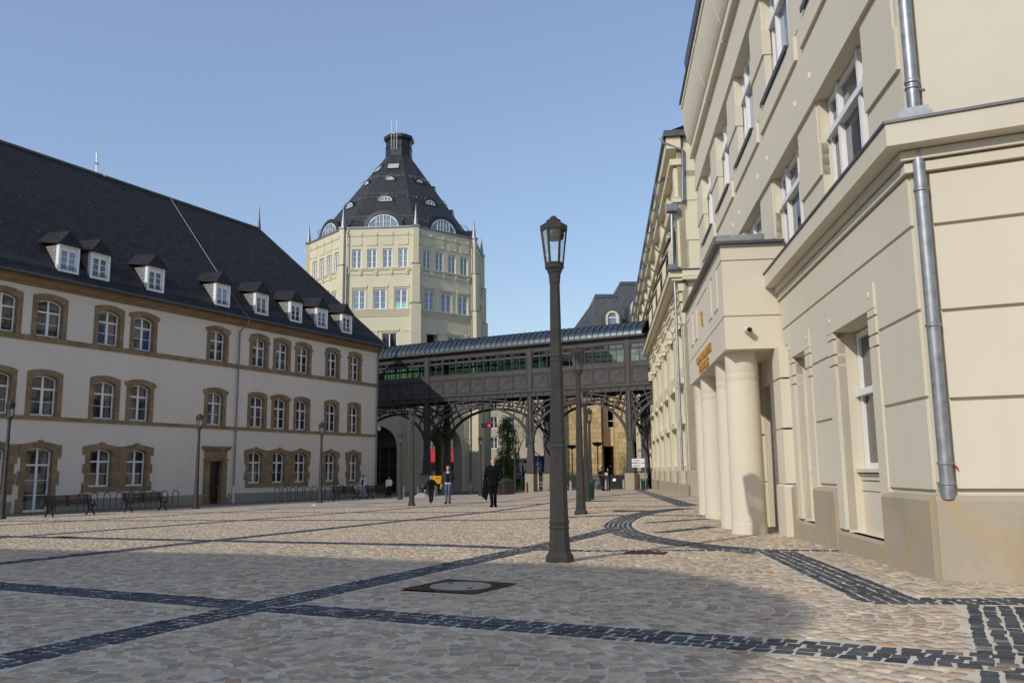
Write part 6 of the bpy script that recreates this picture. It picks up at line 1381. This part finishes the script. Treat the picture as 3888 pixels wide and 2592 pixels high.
def grow(mb, p, d, L, r, n, rr, tips, spread=.55):
    pts = [p]; rad = [r]; q = p
    for i in range(4): d = (d+Vector((rr.gauss(0, .12), rr.gauss(0, .12), rr.gauss(.03, .06)))).normalized(); q = q+d*L/4; pts.append(q); rad.append(r*(1-.45*(i+1)/4))
    mb.tube(pts, rad, 6 if r > .06 else 4)
    if n <= 0: tips.append((q, d)); return
    for k in range(rr.choice((2, 3, 3)) if n > 1 else 3):
        e = (d+Vector((rr.gauss(0, spread), rr.gauss(0, spread), rr.gauss(.12, .25)))).normalized(); grow(mb, q if k else pts[3], e, L*rr.uniform(.6, .85), rad[-1]*rr.uniform(.6, .9), n-1, rr, tips, spread)
def leaf_quads(mb, c, rad, n, s, rr):
    for _ in range(n):
        v = Vector((rr.gauss(0, 1), rr.gauss(0, 1), rr.gauss(0, 1))).normalized()*rad*rr.random()**.4; p = c+v; d = Vector((rr.gauss(0, 1), rr.gauss(0, 1), rr.gauss(0, .7))).normalized(); e = d.orthogonal().normalized(); a = s*rr.uniform(.6, 1.3)
        mb.add([tuple(p-d*a), tuple(p+e*a*.6), tuple(p+d*a), tuple(p-e*a*.6)], [(0,1,2,3)])
def bare_tree(px, Y, seed, H, label, buds=True):
    x = aty(px, 1800, Y).x; E = empty('bare_tree', (x, Y, gz(x, Y)), 0, label, 'tree', 'bare spring trees beyond the bridge'); rr = random.Random(seed); m = MB(); tips = []
    grow(m, Vector((0, 0, -.3)), Vector((.04, 0, 1)), H*.34, .21, 5, rr, tips); m.build('trunk', M['bark'], E)
    c = MB()
    for p, d in tips: leaf_quads(c, p, .35, 3, .07, rr)
    c.build('crown', M['bud'], E, recalc=False)
bare_tree(1990, 108, 5, 12.5, 'pale-barked bare tree left of the twin footbridge pedestals'); bare_tree(2060, 116, 9, 12, 'bare budding tree behind the dark blue kiosk'); bare_tree(1900, 122, 14, 13, 'bare tree partly hidden behind the ivy-clad tree'); bare_tree(2110, 128, 21, 12, 'bare tree between the kiosk and the clad building')
def ivy_tree():
    Y = 104; x = aty(1928, 1800, Y).x; E = empty('ivy_tree', (x, Y, gz(x, Y)+.3), 0, 'tall dark green ivy-clad tree under the footbridge arch', 'tree'); rr = random.Random(8)
    MB().tube([(0,0,-.5),(.05,0,3),(0,.05,8.2)], [.3,.24,.1], 8).build('trunk', M['bark'], E); c = MB()
    for k in range(230):
        z = rr.uniform(.7, 8.4); w_ = 1.35*(1-.5*max(0, (z-4)/4.6)**1.5)*(.75+.25*min(1, z/1.5)); a = rr.uniform(0, 2*pi); r = w_*rr.random()**.5; leaf_quads(c, Vector((r*cos(a), r*sin(a), z)), .42, 42, .085, rr)
    c.build('crown', M['ivy'], E, recalc=False)
ivy_tree()
def shrub(px, Y, w_, h, mat, label, seed):
    x = aty(px, 1820, Y).x; E = empty('shrub', (x, Y, gz(x, Y)+.3), 0, label, 'shrub'); rr = random.Random(seed); c = MB(); st = MB()
    for k in range(26): a = rr.uniform(0, 6.28); r = w_*rr.random()**.5; p = Vector((r*cos(a), r*sin(a)*.6, h*rr.uniform(.25, 1))); st.tube([(0,0,-.2), tuple(p*.5), tuple(p)], [.03,.02,.008], 4); leaf_quads(c, p, h*.28, 34, .06, rr)
    st.build('stems', M['twig'], E); c.build('leaves', mat, E, recalc=False)
shrub(2160, 98, 1.1, 1.5, M['ivy'], 'dark green shrub at the foot of the shaded clad wall', 1); shrub(2375, 96, 1.0, 3.2, M['bud'], 'yellow-green twiggy shrub before the stone pier of the clad building', 2); shrub(1912, 100, .8, 1.3, M['bush'], 'small bright shrub at the foot of the ivy-clad tree', 3); shrub(2440, 97, .9, 3.0, M['bud'], 'yellow-green twiggy shrub at the right end of the passage', 6)
lw = [(aty(1890, 1800, 96).x, 96), (aty(2030, 1800, 98).x, 98), (aty(2050, 1800, 130).x, 130), (aty(1880, 1800, 130).x, 130)]
MB().add([(x, y, gz(x, y)+.45+(y-96)*.02) for x, y in lw]+[(x, y, gz(x, y)-.4) for x, y in lw], [(0,1,2,3),(0,1,5,4),(1,2,6,5),(3,0,4,7)]).build('lawn', M['grass'], None, kind='structure')
tf = MB(); rr = random.Random(2)
for _ in range(5000): t, s = rr.random(), rr.random(); x = (lw[0][0]*(1-t)+lw[1][0]*t)*(1-s)+(lw[3][0]*(1-t)+lw[2][0]*t)*s; y = (lw[0][1]*(1-t)+lw[1][1]*t)*(1-s)+(lw[3][1]*(1-t)+lw[2][1]*t)*s; z = gz(x, y)+.45+(y-96)*.02; a = rr.uniform(-.1, .1); tf.add([(x-.05, y, z), (x+.05, y, z), (x+a, y, z+rr.uniform(.12, .3))], [(0,1,2)])
tag(tf.build('grass', M['bush'], None, recalc=False), 'short green grass on the bank by the ivy-clad tree', 'grass', kind='stuff')
